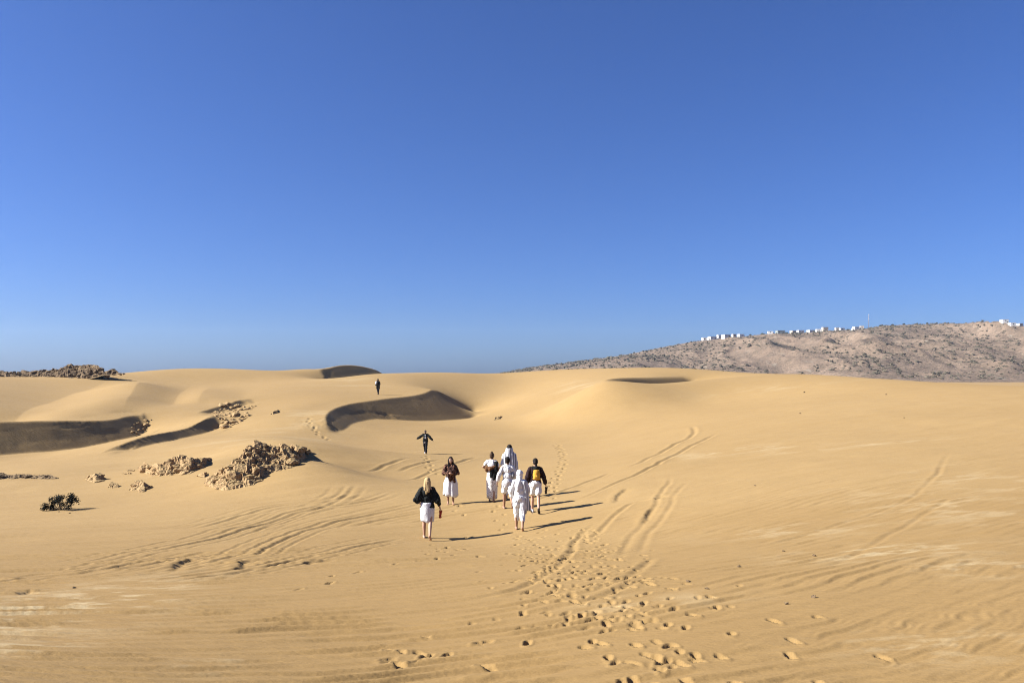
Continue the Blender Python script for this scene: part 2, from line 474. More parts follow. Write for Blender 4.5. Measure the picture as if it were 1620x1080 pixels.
def sand_detail():
    near = Yg < 75
    x, y = X[near], Yg[near]
    # wind ripples: crests run left to right and away, turning with the slope; broken up in patches
    warp = fbm(x * .30, y * .45, 3, 21, .4) * .8 + fbm(x * 1.3, y * 1.3, 2, 24) * .07
    run = y - .36 * x - .06 * x * np.abs(x) * (x > 0) * np.clip(1 - x / 18, .25, 1)
    patch = smoothstep(.42, .72, fbm(x * .22 + 3, y * .45, 3, 31))
    fade = np.clip(1 - (y - 9) / 26, 0, 1)
    ph = (run + warp) / .34
    fr = 1.0 - ph % 1.0
    saw = np.where(fr < .76, fr / .76, 1 - (fr - .76) / .24)
    al_, ac_ = x * .94 + y * .34, y * .94 - x * .34
    broken = smoothstep(.40, .62, fbm(al_ * .9, ac_ * 2.6, 3, 35))
    h = (saw - .45) * .055 * (.45 + .6 * patch) * (.25 + .75 * broken) * (1 - .45 * smoothstep(0, 4, x)) * fade
    ph2 = (run * 1.03 + warp * 1.3 + .3 * fbm(x * 2, y * 2, 2, 41)) / .125
    h += np.sin(ph2 * 2 * np.pi) * .003 * (.3 + broken) * np.clip(1 - (y - 6) / 9, 0, 1)
    # low swells drawn out along the wind, at every distance
    cu, cv = x * .93 + y * .36, -x * .36 + y * .93
    h += (fbm(cu * .22, cv * 1.1, 4, 51) - .5) * .085 * smoothstep(4, 16, y) * np.clip(1 - (y - 30) / 60, .35, 1)
    h += (fbm(cu * .5, cv * 2.4, 3, 55) - .5) * .035 * np.clip(1 - (y - 12) / 40, 0, 1)
    h += (fbm(x * .16, y * .16, 3, 61) - .5) * .16 * smoothstep(8, 30, y)
    DZ[near] += h
    # overlapping mounds far on the left: troughs and backs whose lines lean to the right with depth
    fl = (Yg > 50) & (Yg < 104) & (X / (Yg + C0) < -.25)
    xf, yf = X[fl], Yg[fl]
    pxf = 810 + F * xf / yf
    tt = (yf - 60) / 28
    A_ = np.array([-330, -150, 20, 190, 258, 300, 362, 420]); B_ = np.array([-230, -50, 135, 222, 290, 325, 395, 450]); H_ = np.array([-.3, .35, -.75, .55, .0, .30, -.05, 0])
    mound = np.zeros(len(xf))
    for k in range(len(H_) - 1):
        p0 = A_[k] + (B_[k] - A_[k]) * tt; p1 = A_[k + 1] + (B_[k + 1] - A_[k + 1]) * tt
        q_ = (pxf - p0) / (p1 - p0); m_ = (q_ >= 0) & (q_ < 1)
        w_ = q_ * .55 + .45 * q_ * q_ * (3 - 2 * q_)
        mound[m_] = (H_[k] + (H_[k + 1] - H_[k]) * w_)[m_]
    yb = 52 + 12 * np.clip(pxf, -100, 330) / 215
    DZ[fl] += mound * smoothstep(.8, 9, yf - yb) * smoothstep(101, 86, yf) * smoothstep(430, 370, pxf)
    more = []
    for depth, w, pts in TRACKS[:10]:
        for d_, k_ in ((-.42, .5), (.33, .6), (.8, .4)):
            more.append((depth * k_, w * .8, pts, d_))
    for depth, w, pts, d_ in [t + (0.0,) for t in TRACKS] + more:
        P = project_line(pts)
        if d_:
            tt = np.gradient(P, axis=0); tt /= np.linalg.norm(tt, axis=1)[:, None] + 1e-9
            P = P + np.stack([-tt[:, 1], tt[:, 0]], -1) * d_
        r = near_line(P, .6)
        if r is None: continue
        ri, ci, s, al, kk, n = r
        yv = Yg[ri, ci]
        ww = np.maximum(w * .6, yv * .0028)
        wob = (vnoise(kk * .09, np.zeros(len(kk)), 71) - .5) * .14
        s2 = s + wob
        amp = depth * .62 * (.45 + .8 * vnoise(kk * .05, np.ones(len(kk)) * depth * 100, 73)) * np.clip(yv / 22, .8, 1.5)
        amp = amp * smoothstep(0, .18 * n, kk) * smoothstep(0, .18 * n, n - 1 - kk)
        g = -np.exp(-(s2 / ww) ** 2) + .55 * np.exp(-((s2 + 1.9 * ww) / ww) ** 2) + .35 * np.exp(-((s2 - 1.9 * ww) / ww) ** 2)
        DZ[ri, ci] += g * amp
    for hgt, runout, pts in SCARPS:
        P = project_line(pts, .06)
        ri, ci, s, al, kk, n = near_line(P, 1.2)
        jag = (vnoise(kk * .35, np.zeros(len(kk)), 81) - .5) * .10
        e = smoothstep(0, n * .25, kk) * smoothstep(0, n * .25, n - 1 - kk) * np.exp(-np.maximum(np.abs(al) - .1, 0) * 3)
        g = -smoothstep(-.03, .10, s + jag) * np.exp(-np.maximum(s, 0) / runout) + .25 * np.exp(-((s + .12) / .14) ** 2)
        DZ[ri, ci] += g * hgt * e
    # footprints
    prints = []
    r2 = random.Random(3)
    for ln, dp, pts in TRAILS:
        P = project_line(pts, .05)
        if len(P) < 3: continue
        i = 0.0; sgn = 1
        while i < len(P) - 1:
            k = int(i); t = P[min(k + 1, len(P) - 1)] - P[k]; a = math.atan2(t[1], t[0])
            off = sgn * r2.uniform(.05, .20); sgn = -sgn
            prints.append((P[k][0] - math.sin(a) * off, P[k][1] + math.cos(a) * off, a + r2.uniform(-.3, .3), ln * r2.uniform(.85, 1.15), dp * r2.uniform(.6, 1.25)))
            i += r2.uniform(.55, .85) / .05
    for ln, dp, pts in TRAILS[:6]:                       # fainter, older steps beside the fresh ones
        P = project_line(pts, .05)
        for k in range(0, len(P) - 2, 6):
            if P[k][1] < 8.2: continue
            prints.append((P[k][0] + r2.gauss(0, .34), P[k][1] + r2.gauss(0, .3), r2.uniform(.8, 2.3), r2.uniform(.15, .23), r2.uniform(.02, .045)))
    for cx, cy, sx, sy, n in ((905, 893, 75, 36, 70), (985, 975, 100, 32, 34), (860, 860, 40, 18, 12), (1010, 925, 55, 14, 10), (650, 1045, 50, 12, 8), (930, 845, 25, 14, 8), (720, 870, 40, 14, 6), (1060, 1045, 70, 22, 14)):
        for _ in range(n):
            q = pixel_ground(cx + r2.gauss(0, sx * .6), min(1076, cy + r2.gauss(0, sy * .6)))
            prints.append((q[0], q[1], r2.uniform(.7, 2.4), r2.uniform(.2, .3), r2.uniform(.03, .065)))
    HOLE = np.zeros_like(DZ); RIM = np.zeros_like(DZ)
    for fx, fy, a, ln, dp in prints:
        r0, r1 = np.searchsorted(gy, [fy - .4, fy + .4])
        c0, c1 = np.searchsorted(GX, [(fx - .4) / (fy + C0), (fx + .4) / (fy + C0)])
        if r1 - r0 < 1 or c1 - c0 < 1: continue
        xs, ys = X[r0:r1, c0:c1] - fx, Yg[r0:r1, c0:c1] - fy
        u = xs * math.cos(a) + ys * math.sin(a); w_ = -xs * math.sin(a) + ys * math.cos(a)
        wd = max(.040, fy * .0026); ll = max(ln * .5 * min(1, .62 + .02 * fy), fy * .0042)
        waist = 1 - .22 * np.exp(-((u + .02) / (.25 * ll)) ** 2)
        q = np.sqrt((u / ll) ** 2 + (w_ / (wd * waist)) ** 2)
        hole = 1 - smoothstep(.62, 1.12, q)
        rim = np.exp(-((q - 1.32) / .25) ** 2) * (.6 + .4 * np.clip(-u / ll, -1, 1))
        k_ = dp * min(.75, .36 + .024 * fy) * (min(fy / 18, 1.7) if fy > 18 else 1)
        HOLE[r0:r1, c0:c1] = np.maximum(HOLE[r0:r1, c0:c1], k_ * hole * (1 + .35 * np.clip(u / ll, -1, 1)))
        RIM[r0:r1, c0:c1] = np.maximum(RIM[r0:r1, c0:c1], k_ * .38 * rim)
    DZ[:] += RIM * np.exp(-HOLE / .02) - HOLE
    # the sand colour turns browner towards the camera, with a noisy edge
    n_ = fbm(X[near] * .12, Yg[near] * .12, 4, 97)
    NEAR_BROWN[near] = np.clip(smoothstep(26, 8, Yg[near] + (n_ - .5) * 20) * .8 + (n_ - .5) * .3, 0, 1)
    # drifts of pale coarse grains
    for cx, cy, sx, sy, amp in ((70, 965, 150, 45, .95), (20, 1025, 90, 22, .7), (340, 1055, 60, 10, .45), (1400, 872, 150, 12, .7), (1260, 838, 120, 12, .5), (1560, 895, 90, 14, .6), (1500, 800, 120, 35, .4),
                                (1480, 1020, 160, 25, .4), (1170, 712, 110, 5, .6), (1330, 705, 160, 4, .5), (1250, 610, 130, 4, .4), (1010, 955, 90, 12, .35), (1110, 945, 80, 10, .35), (1560, 760, 80, 25, .4), (480, 660, 60, 14, .35), (560, 605, 60, 8, .35), (420, 690, 90, 12, .35), (920, 612, 40, 12, .35)):
        q = pixel_ground(cx, min(cy, 1078)); qa = pixel_ground(cx, min(cy, 1070) - sy)
        rx = sx / F * q[1]; ry = max(abs(qa[1] - q[1]), .4)
        r0, r1 = np.searchsorted(gy, [q[1] - 2 * ry, q[1] + 2 * ry])
        xs, ys = X[r0:r1], Yg[r0:r1]
        e = np.exp(-((xs - q[0]) / rx) ** 2 - ((ys - q[1]) / ry) ** 2)
        sc = 8.0 / q[1]
        br = smoothstep(.45, .72, fbm((xs * .95 + ys * .3) * 2.2 * sc, (ys - .3 * xs) * 5.0 * sc, 5, 91, .65))
        PALE[r0:r1] = np.maximum(PALE[r0:r1], np.clip(e * amp * br * 1.1, 0, .9))

def sharpen_brinks(Z):
    """keeps the brink of each slip face knife-edged where the solved sheet rounds it off"""
    for s in SLIPS:
        P3 = resample(chaikin(np.array(s['brink3'])), .15)
        r = near_line(P3[:, :2], 3.0)
        ri, ci, side, al, kk, n = r
        t = np.gradient(P3[:, :2], axis=0); t /= np.linalg.norm(t, axis=1)[:, None] + 1e-9
        rt = np.stack([t[:, 1], -t[:, 0]], -1)
        smp = lambda d: base_height(P3[:, 0] + rt[:, 0] * d, P3[:, 1] + rt[:, 1] * d)
        zs, zs2, zf = smp(-2.2), smp(-3.2), smp(.8)
        ker = np.ones(21) / 21
        zs, zs2, zf = (np.convolve(np.pad(q_, 10, mode='edge'), ker, 'valid') for q_ in (zs, zs2, zf))
        e = smoothstep(0, 16, kk) * smoothstep(0, 10, n - 1 - kk) * (np.abs(al) < .5)
        stoss = zs[kk] + (zs - zs2)[kk] * (side + 2.2)
        face = zf[kk] + s['slope'] * 1.10 * (.8 - side)
        want = np.minimum(stoss, face)
        z = Z[ri, ci]
        k_ = smoothstep(-2.4, -1.6, side) * (side < .8) * e
        Z[ri, ci] = z + np.clip(want - z, -.5, .5) * k_
        # the foot meets the floor in a clean line
        Q3 = resample(chaikin(np.array(line(s['foot']))), .15)
        fi_, fc_, fs_, fa_, fk_, fn_ = near_line(Q3[:, :2], 2.2)
        t2 = np.gradient(Q3[:, :2], axis=0); t2 /= np.linalg.norm(t2, axis=1)[:, None] + 1e-9
        rt2 = np.stack([t2[:, 1], -t2[:, 0]], -1)
        smp2 = lambda d: np.convolve(np.pad(base_height(Q3[:, 0] + rt2[:, 0] * d, Q3[:, 1] + rt2[:, 1] * d), 10, mode='edge'), ker, 'valid')
        fz, g1, g2 = smp2(-.8), smp2(1.3), smp2(2.3)
        want2 = np.maximum(fz[fk_] - s['slope'] * (fs_ + .8), g1[fk_] + (g1 - g2)[fk_] * (1.3 - fs_))
        e2 = smoothstep(0, 16, fk_) * smoothstep(0, 10, fn_ - 1 - fk_) * (np.abs(fa_) < .5) * (fs_ > -.8) * (fs_ < 1.3)
        zq = Z[fi_, fc_]; Z[fi_, fc_] = zq + np.clip(want2 - zq, -.35, .1) * e2
        # avalanche streaks down the face
        st = (fbm(kk * .16 + side * .5, np.zeros(len(kk)) + .3 * side, 3, 131) - .5) * .03 * smoothstep(.5, 1.3, side) * smoothstep(3.4, 1.6, side) * e
        Z[ri, ci] += st
    return Z

# ------------------------------------------------------------------ sand sheet
GX = np.concatenate([-np.geomspace(1.7, 0.81, 14), np.linspace(-0.80, 0.80, 1100), np.geomspace(0.81, 1.7, 14)])
GS = np.concatenate([np.linspace(math.log(1.0), math.log(8.6), 40), np.linspace(math.log(8.6), math.log(48), 560)[1:], np.linspace(math.log(48), math.log(150), 400)[1:], np.linspace(math.log(150), math.log(2000), 40)[1:]])
gy = np.exp(GS) - C0
X = (gy[:, None] + C0) * GX[None, :]
Yg = np.repeat(gy[:, None], len(GX), 1)
Z = base_height(X.ravel(), Yg.ravel()).reshape(X.shape)
DZ = np.zeros_like(Z)
PALE = np.zeros_like(Z); NEAR_BROWN = np.zeros_like(Z)
NEAR = Yg < 160
sand_detail()
Z = sharpen_brinks(Z) + DZ
nr, nc = Z.shape
def surf(x, y):
    """height of the finished sand at a plan point"""
    r = int(np.clip(np.searchsorted(gy, y) - 1, 0, nr - 2)); c = int(np.clip(np.searchsorted(GX, x / (y + C0)) - 1, 0, nc - 2))
    fr = (y - gy[r]) / (gy[r + 1] - gy[r]); fc = (x / (y + C0) - GX[c]) / (GX[c + 1] - GX[c])
    return float((Z[r, c] * (1 - fc) + Z[r, c + 1] * fc) * (1 - fr) + (Z[r + 1, c] * (1 - fc) + Z[r + 1, c + 1] * fc) * fr)
me = bpy.data.meshes.new('sand_dunes')
co = np.stack([X, Yg, Z], -1).reshape(-1, 3).astype(np.float32)
me.vertices.add(nr * nc); me.vertices.foreach_set('co', co.ravel())
k = np.arange(nr * nc).reshape(nr, nc)
quads = np.stack([k[:-1, :-1], k[:-1, 1:], k[1:, 1:], k[1:, :-1]], -1).reshape(-1, 4).astype(np.int32)
nq = len(quads)
me.loops.add(nq * 4); me.loops.foreach_set('vertex_index', quads.ravel())
me.polygons.add(nq)
me.polygons.foreach_set('loop_start', np.arange(0, nq * 4, 4, dtype=np.int32))
me.polygons.foreach_set('use_smooth', np.ones(nq, bool))
me.update()
at = me.attributes.new('pale', 'FLOAT', 'POINT'); at.data.foreach_set('value', PALE.ravel().astype(np.float32))

at = me.attributes.new('near_brown', 'FLOAT', 'POINT'); at.data.foreach_set('value', NEAR_BROWN.ravel().astype(np.float32))

m = NT('sand', rough=0.95, spec=0.12)
v = m.coord()
big = m.noise(v, 0.06, 3); mid = m.noise(v, 0.9, 5, 0.6); fine = m.noise(v, 14, 4, 0.7)
grain = m.noise(v, 90, 3, 0.75)
c = m.ramp(big, [(0.3, (0.272, 0.176, 0.071)), (0.7, (0.297, 0.196, 0.083))])
c = m.mix(m.ramp(mid, [(0.35, (0, 0, 0)), (0.75, (0.5, 0.5, 0.5))]), c, (0.250, 0.156, 0.061))
c = m.mix(m.ramp(fine, [(0.4, (0, 0, 0)), (0.8, (0.5, 0.5, 0.5))]), c, (0.315, 0.215, 0.096))
c = m.mix(m.ramp(grain, [(0.5, (0, 0, 0)), (0.72, (0.6, 0.6, 0.6))]), c, (0.196, 0.122, 0.048))
co_ = m.n('ShaderNodeAttribute', attribute_name='near_brown')
c = m.mix(co_.outputs['Fac'], c, (0.222, 0.137, 0.051))
pa = m.n('ShaderNodeAttribute', attribute_name='pale')
c = m.mix(pa.outputs['Fac'], c, (0.381, 0.291, 0.161))
m.color(c)
st = m.coord((0.9, 3.2, 1), (0, 0, math.radians(-24)))
h = m.math('ADD', m.math('MULTIPLY', m.noise(st, 2.6, 5, 0.6), 1.0), m.math('MULTIPLY', m.noise(v, 30, 3, 0.6), 0.10))
m.bump(h, 0.55, 0.05)
me.materials.append(m.mat)
dunes = bpy.data.objects.new('sand_dunes', me)
COL.objects.link(dunes)
tag(dunes, 'golden sand dunes with sharp crests, ripples, tyre tracks and footprints', kind='structure')

# ------------------------------------------------------------------ far hill with scrub
HILL_SKY = np.array([(600, 640), (700, 610), (790, 591), (850, 580), (900, 574), (1000, 560), (1050, 549), (1100, 540), (1150, 535), (1200, 530), (1240, 527.5), (1300, 525.5), (1350, 523), (1400, 515.5), (1480, 513), (1540, 511), (1565, 513), (1590, 518), (1620, 518), (1700, 519), (1850, 528), (2100, 545)], float)
HY = 950.0
def hill_height(x, y):
    # the crest line stands at depth HY; spurs and gullies run down towards the dunes
    px = 810 + F * x / HY
    zc = CAMZ + (HOR - np.interp(px, HILL_SKY[:, 0], HILL_SKY[:, 1])) / F * HY
    t = np.clip((y - 520) / (HY - 520), 0, 1)
    prof = np.where(y <= HY, .35 * t + .65 * t * t * (3 - 2 * t), 1 - .10 * np.clip((y - HY) / 500, 0, 1))
    w = fbm(x / 160, y / 160, 3, 201) * 120
    spur = fbm((x + w) / 120, (y + w * .5) / 300, 4, 211, .5, True)
    fine = fbm(x / 32, y / 40, 4, 221, .55, True)
    m = t * (1 - t) * 4
    sc = np.clip((zc - 4) / 55, 0, 1)
    z = zc * prof + (spur - .60) * 54 * m * sc + (fine - .6) * 9 * (m * .8 + .10 * (t > .2)) * sc + (fbm(x / 60, y / 60, 3, 231) - .5) * 3 * t * sc
    return np.where(y < 520, -1.0, np.maximum(z, -1.5))
hx = np.linspace(-160, 1150, 420); hy = np.concatenate([np.linspace(515, 990, 300), np.linspace(1000, 1500, 30)])
HX, HYY = np.meshgrid(hx, hy)
HZ = hill_height(HX, HYY)
hv = np.stack([HX, HYY, HZ], -1).reshape(-1, 3)
kk = np.arange(HX.size).reshape(HX.shape)
hq = np.stack([kk[:-1, :-1], kk[:-1, 1:], kk[1:, 1:], kk[1:, :-1]], -1).reshape(-1, 4)
m = NT('hill_soil', rough=0.95, spec=0.1)
v = m.coord()
c = m.ramp(m.noise(v, 0.012, 5, 0.6), [(0.3, (0.168, 0.118, 0.08)), (0.7, (0.225, 0.162, 0.112))])
c = m.mix(m.ramp(m.noise(v, 0.06, 6, 0.65), [(0.42, (0, 0, 0)), (0.62, (0.8, 0.8, 0.8))]), c, (0.125, 0.09, 0.062))
c = m.mix(m.ramp(m.noise(v, 0.25, 5, 0.7), [(0.52, (0, 0, 0)), (0.66, (0.9, 0.9, 0.9))]), c, (0.078, 0.066, 0.046))
c = m.mix(m.ramp(m.noise(m.coord((1, .5, 1), (0, 0, .4)), 0.10, 5, 0.7), [(0.60, (0, 0, 0)), (0.72, (0.7, 0.7, 0.7))]), c, (0.27, 0.23, 0.175))
m.color(c)
m.bump(m.noise(v, 0.3, 6, 0.7), 0.8, 3.0)
hill = mesh_obj('hill', hv, hq, m.mat)
tag(hill, 'grey brown scrub covered hill rising behind the dunes', kind='structure')

def crest_depth(px):
    """where the hill meets the sky in this picture column"""
    ys = np.arange(760, 1040, 2.0); zz = hill_height((px - 810) / F * ys, ys)
    return float(ys[((zz - CAMZ) / ys).argmax()])

def leaf_blob_mesh(r, n, seed, flat=0.75):
    """a small ragged bush: crossed little faces spread through a dome"""
    q = random.Random(seed); vs_, fs_ = [], []
    for _ in range(n):
        a = q.uniform(0, 2 * math.pi); e = q.uniform(0, 1.4); d = r * q.uniform(.5, 1) 
        c = Vector((math.cos(a) * math.cos(e) * d, math.sin(a) * math.cos(e) * d, math.sin(e) * d * flat + .1 * r))
        ax = Vector((q.gauss(0, 1), q.gauss(0, 1), q.gauss(0, 1))).normalized(); b = ax.orthogonal().normalized(); t = ax.cross(b)
        s = r * q.uniform(.3, .55); k = len(vs_)
        vs_ += [c - b * s - t * s * .6, c + b * s - t * s * .5, c + b * s * .7 + t * s, c - b * s * .6 + t * s * .8]
        fs_.append((k, k + 1, k + 2, k + 3))
    return vs_, fs_
# scrub: thousands of low bushes in one mass
sv, sf = [], []
q = random.Random(77)
blobs = [leaf_blob_mesh(1.0, 9, 300 + i) for i in range(6)]
hh = rng.random((26000, 3))
sx_ = -120 + hh[:, 0] * 1150; sy_ = 540 + hh[:, 1] * 440
keep = (fbm(sx_ / 45, sy_ / 60, 4, 241) * 1.5 - .25 + .12 * hh[:, 2]) > .47
sx_, sy_ = sx_[keep][:14000], sy_[keep][:14000]
sz_ = hill_height(sx_, sy_)
allv, allf, off = [], [], 0
for i in range(len(sx_)):
    bv, bf = blobs[i % 6]
    s = q.choice((.5, .6, .8, 1.0, 1.3, 1.9)) * q.uniform(.8, 1.2)
    arr = np.array(bv) * (s * 1.15, s * 1.15, s * .8) + (sx_[i], sy_[i], sz_[i] - .1)
    allv.append(arr); allf.append(np.array(bf) + off); off += len(arr)
m = NT('scrub_leaf', rough=0.9, spec=0.1)
m.color(m.ramp(m.noise(m.coord(), 0.08, 3), [(0.3, (0.08, 0.07, 0.048)), (0.7, (0.135, 0.115, 0.078))]))
scrub = mesh_obj('scrub', np.concatenate(allv), np.concatenate(allf), m.mat, smooth=False)
tag(scrub, 'dark low scrub dotted over the far hill', kind='stuff')

# ------------------------------------------------------------------ village houses and mast along the hill crest
def box(v, f, x0, x1, y0, y1, z0, z1):
    k = len(v)
    v += [(x0, y0, z0), (x1, y0, z0), (x1, y1, z0), (x0, y1, z0), (x0, y0, z1), (x1, y0, z1), (x1, y1, z1), (x0, y1, z1)]
    f += [(k, k + 3, k + 2, k + 1), (k + 4, k + 5, k + 6, k + 7), (k, k + 1, k + 5, k + 4), (k + 1, k + 2, k + 6, k + 5), (k + 2, k + 3, k + 7, k + 6), (k + 3, k, k + 4, k + 7)]
def plaster(name, col):
    m = NT(name, rough=0.9, spec=0.15)
    m.color(m.mix(m.ramp(m.noise(m.coord(), 0.7, 5, 0.65), [(0.4, (0, 0, 0)), (0.8, (0.5, 0.5, 0.5))]), col, tuple(a * .72 for a in col)))
    m.bump(m.noise(m.coord(), 6, 3), 0.3, 0.02); return m.mat
WHITE_P, CREAM_P, GREY_P, TAN_P = plaster('white_plaster', (0.62, 0.60, 0.56)), plaster('cream_plaster', (0.46, 0.40, 0.33)), plaster('green_grey_plaster', (0.22, 0.24, 0.22)), plaster('tan_plaster', (0.42, 0.35, 0.27))
mm = NT('dark_opening', rough=0.4, spec=0.5); mm.color((0.03, 0.035, 0.04)); OPENING = mm.mat
def house(px, py_base, wpx, hpx, mat, label, annexe=0):
    Y = crest_depth(px) - 1.5
    x = (px - 810) / F * Y; w = .88 * wpx / F * Y; h = hpx / F * Y; d = w * .8 + 2
    zg = float(hill_height(np.array([x]), np.array([Y]))[0])
    h = max(2.4, .78 * hpx / F * Y)
    e = empty('village_house', (x, Y, zg), random.uniform(-.25, .25))
    v, f = [], []; box(v, f, -w / 2, w / 2, 0, d, -2.0, h)
    mesh_obj('wall', v, f, mat, e, False)
    v, f = [], []
    for a in ((-w / 2 - .12, w / 2 + .12, -.12, .14), (-w / 2 - .12, w / 2 + .12, d - .14, d + .12), (-w / 2 - .12, -w / 2 + .14, .14, d - .14), (w / 2 - .14, w / 2 + .12, .14, d - .14)):
        box(v, f, *a, h + .003, h + .45)
    mesh_obj('roof_parapet', v, f, mat, e, False)
    n = max(1, int(w / 3.2))
    for i in range(n):
        cx = -w / 2 + (i + .5) * w / n
        if i == n // 2 and n > 1:
            v, f = [], []; box(v, f, cx - .5, cx + .5, -.06, .05, 0.02, 2.1); mesh_obj('door', v, f, OPENING, e, False)
        for lv in ([1.2] + ([4.0] if h > 6.2 else [])):
            if i == n // 2 and n > 1 and lv < 2: continue
            v, f = [], []; box(v, f, cx - .5, cx + .5, -.05, .05, lv, lv + 1.1); mesh_obj('window', v, f, OPENING, e, False)
    if annexe:
        v, f = [], []; box(v, f, annexe * w * .5 - w * .22, annexe * w * .5 + w * .22, d * .2, d * .8, -2.0, h * .6)
        mesh_obj('annexe', v, f, mat, e, False)
    tag(e, label, 'house', 'village houses along the hill crest')
HOUSES = [
    (1117, 539, 10, 4.5, WHITE_P, 'lowest white flat roofed house, first of the row climbing the hill crest', 0),
    (1129, 537, 12, 5, WHITE_P, 'long white house, second of the row up the hill crest', -1),
    (1139, 536, 6, 6.5, WHITE_P, 'narrow taller white house, third of the row up the hill crest', 0),
    (1151, 535.5, 11, 4, WHITE_P, 'long low white house, fourth of the row up the hill crest', 0),
    (1162.5, 535, 6, 4, CREAM_P, 'small cream house, fifth of the row up the hill crest', 0),
    (1174, 534, 9, 4.5, WHITE_P, 'white house, sixth and last of the lower row on the hill crest', 1),
    (1219, 530, 9, 4, WHITE_P, 'lone white house just before the green grey building on the crest', 1),
    (1236, 529, 13, 6, GREY_P, 'dark green grey building among the white houses on the hill crest', 1),
    (1257, 528.5, 8, 4.5, TAN_P, 'small tan house just past the green grey building on the crest', 0),
    (1268, 528, 10, 5, WHITE_P, 'white house, second past the green grey building on the crest', 0),
    (1285, 528, 10, 4, WHITE_P, 'low white house, third past the green grey building on the crest', 0),
    (1296, 527.5, 9, 5, WHITE_P, 'white house just before the tan two storey house on the crest', 0),
    (1306.5, 527, 9, 7.5, TAN_P, 'taller tan two storey house amid the row of white crest houses', 0),
    (1325, 526, 6, 6, CREAM_P, 'square cream house left of a lower white house on the crest', 0),
    (1333, 526, 8, 4.5, WHITE_P, 'low white house touching the square cream one on the crest', 0),
    (1356, 524, 9, 5, WHITE_P, 'white house, second nearest to the radio mast', -1),
    (1364, 522.5, 6, 5.5, CREAM_P, 'cream house nearest to the radio mast', 0),
    (1591, 519, 10, 4.5, WHITE_P, 'white house behind the hill top near the picture edge, first of three', 0),
    (1603.5, 519, 9, 5, WHITE_P, 'middle of three white houses beyond the hill top', 0),
    (1616, 519, 8, 4.5, CREAM_P, 'cream house at the edge of the picture beyond the hill top', 0),
]
for h_ in HOUSES: house(*h_)
mm = NT('galvanised_steel', rough=0.5, spec=0.5); mm.color((0.33, 0.30, 0.30)); mm.b.inputs['Metallic'].default_value = .4; STEEL = mm.mat
def tube_mesh(pts, r0, r1, seg=6):
    v, f = [], []; n = len(pts)
    for i, p in enumerate(pts):
        p = Vector(p); d = (Vector(pts[min(i + 1, n - 1)]) - Vector(pts[max(i - 1, 0)])).normalized()
        a = d.orthogonal().normalized(); b = d.cross(a); r = r0 + (r1 - r0) * i / max(1, n - 1)
        v += [p + a * r * math.cos(2 * math.pi * k / seg) + b * r * math.sin(2 * math.pi * k / seg) for k in range(seg)]
    for i in range(n - 1):
        for k in range(seg): f.append((i * seg + k, i * seg + (k + 1) % seg, (i + 1) * seg + (k + 1) % seg, (i + 1) * seg + k))
    f.append(tuple(range(seg))[::-1]); f.append(tuple(range((n - 1) * seg, n * seg))); return v, f
Y = crest_depth(1374) - 1; x = (1374 - 810) / F * Y; zg = float(hill_height(np.array([x]), np.array([Y]))[0])
mast = empty('radio_mast', (x, Y, zg)); mh = CAMZ + (HOR - 497) / F * Y - zg
for a in range(3):
    c, s = math.cos(a * 2.094), math.sin(a * 2.094)
    mesh_obj('leg', *tube_mesh([(c * .55, s * .55, -1), (c * .2, s * .2, mh)], .10, .07), STEEL, mast)
v, f = [], []
for k in range(12):
    z0, z1 = mh * k / 12, mh * (k + 1) / 12; r0 = .55 - .35 * k / 12; r1 = .55 - .35 * (k + 1) / 12
    for a in range(3):
        b = (a + 1) % 3
        tv, tf = tube_mesh([(math.cos(a * 2.094) * r0, math.sin(a * 2.094) * r0, z0), (math.cos(b * 2.094) * r1, math.sin(b * 2.094) * r1, z1)], .05, .05, 4)
        n0 = len(v); v += tv; f += [tuple(i + n0 for i in g) for g in tf]
mesh_obj('lattice', v, f, STEEL, mast)
mm = NT('antenna_white', rough=0.5); mm.color((0.6, 0.6, 0.6))
for z in (.62, .93):
    v, f = [], []; box(v, f, -.55, .55, -.7, -.35, mh * z, mh * z + 1.3); mesh_obj('antenna_panel', v, f, mm.mat, mast, False)
tag(mast, 'thin lattice radio mast standing on the hill crest against the sky', 'mast')
# dark crest trees
mm = NT('crest_leaf', rough=0.9, spec=0.1); mm.color(mm.ramp(mm.noise(mm.coord(), 0.9, 3), [(0.3, (0.035, 0.045, 0.025)), (0.7, (0.07, 0.08, 0.045))])); CREST_LEAF = mm.mat
mm = NT('bark', rough=0.95); mm.color(mm.ramp(mm.noise(mm.coord((1, 1, .3)), 12, 4), [(0.3, (0.06, 0.045, 0.03)), (0.7, (0.12, 0.09, 0.06))])); BARK = mm.mat
TREES = [(1187, 'first small dark tree past the lower row of crest houses'), (1206, 'second small dark tree past the lower row of crest houses'), (1245, 'small dark tree beside the green grey building'), (1343, 'small dark tree before the house row nears the mast'), (1393, 'first dark tree past the radio mast on the hill crest'), (1412, 'second dark tree past the radio mast on the hill crest'), (1430, 'third dark tree past the radio mast on the hill crest'), (1451, 'fourth dark tree past the radio mast on the hill crest'), (1467, 'fifth dark tree past the radio mast on the hill crest'), (1482, 'sixth dark tree past the radio mast on the hill crest'), (1003, 'small dark tree on the low hill shoulder above the sunken dune hollow')]
for i, (px, lab) in enumerate(TREES):
    Y = crest_depth(px) - 1; x = (px - 810) / F * Y; zg = float(hill_height(np.array([x]), np.array([Y]))[0])
    t = empty('crest_tree', (x, Y, zg))
    mesh_obj('trunk', *tube_mesh([(0, 0, -.5), (.1, 0, .6), (0, .1, 1.2)], .18, .1), BARK, t)
    bv, bf = leaf_blob_mesh(1.25, 60, 900 + i, .7)
    mesh_obj('crown', [Vector(b) + Vector((0, 0, .5)) for b in bv], bf, CREST_LEAF, t, False)
    tag(t, lab, 'tree', 'dark trees along the hill crest')

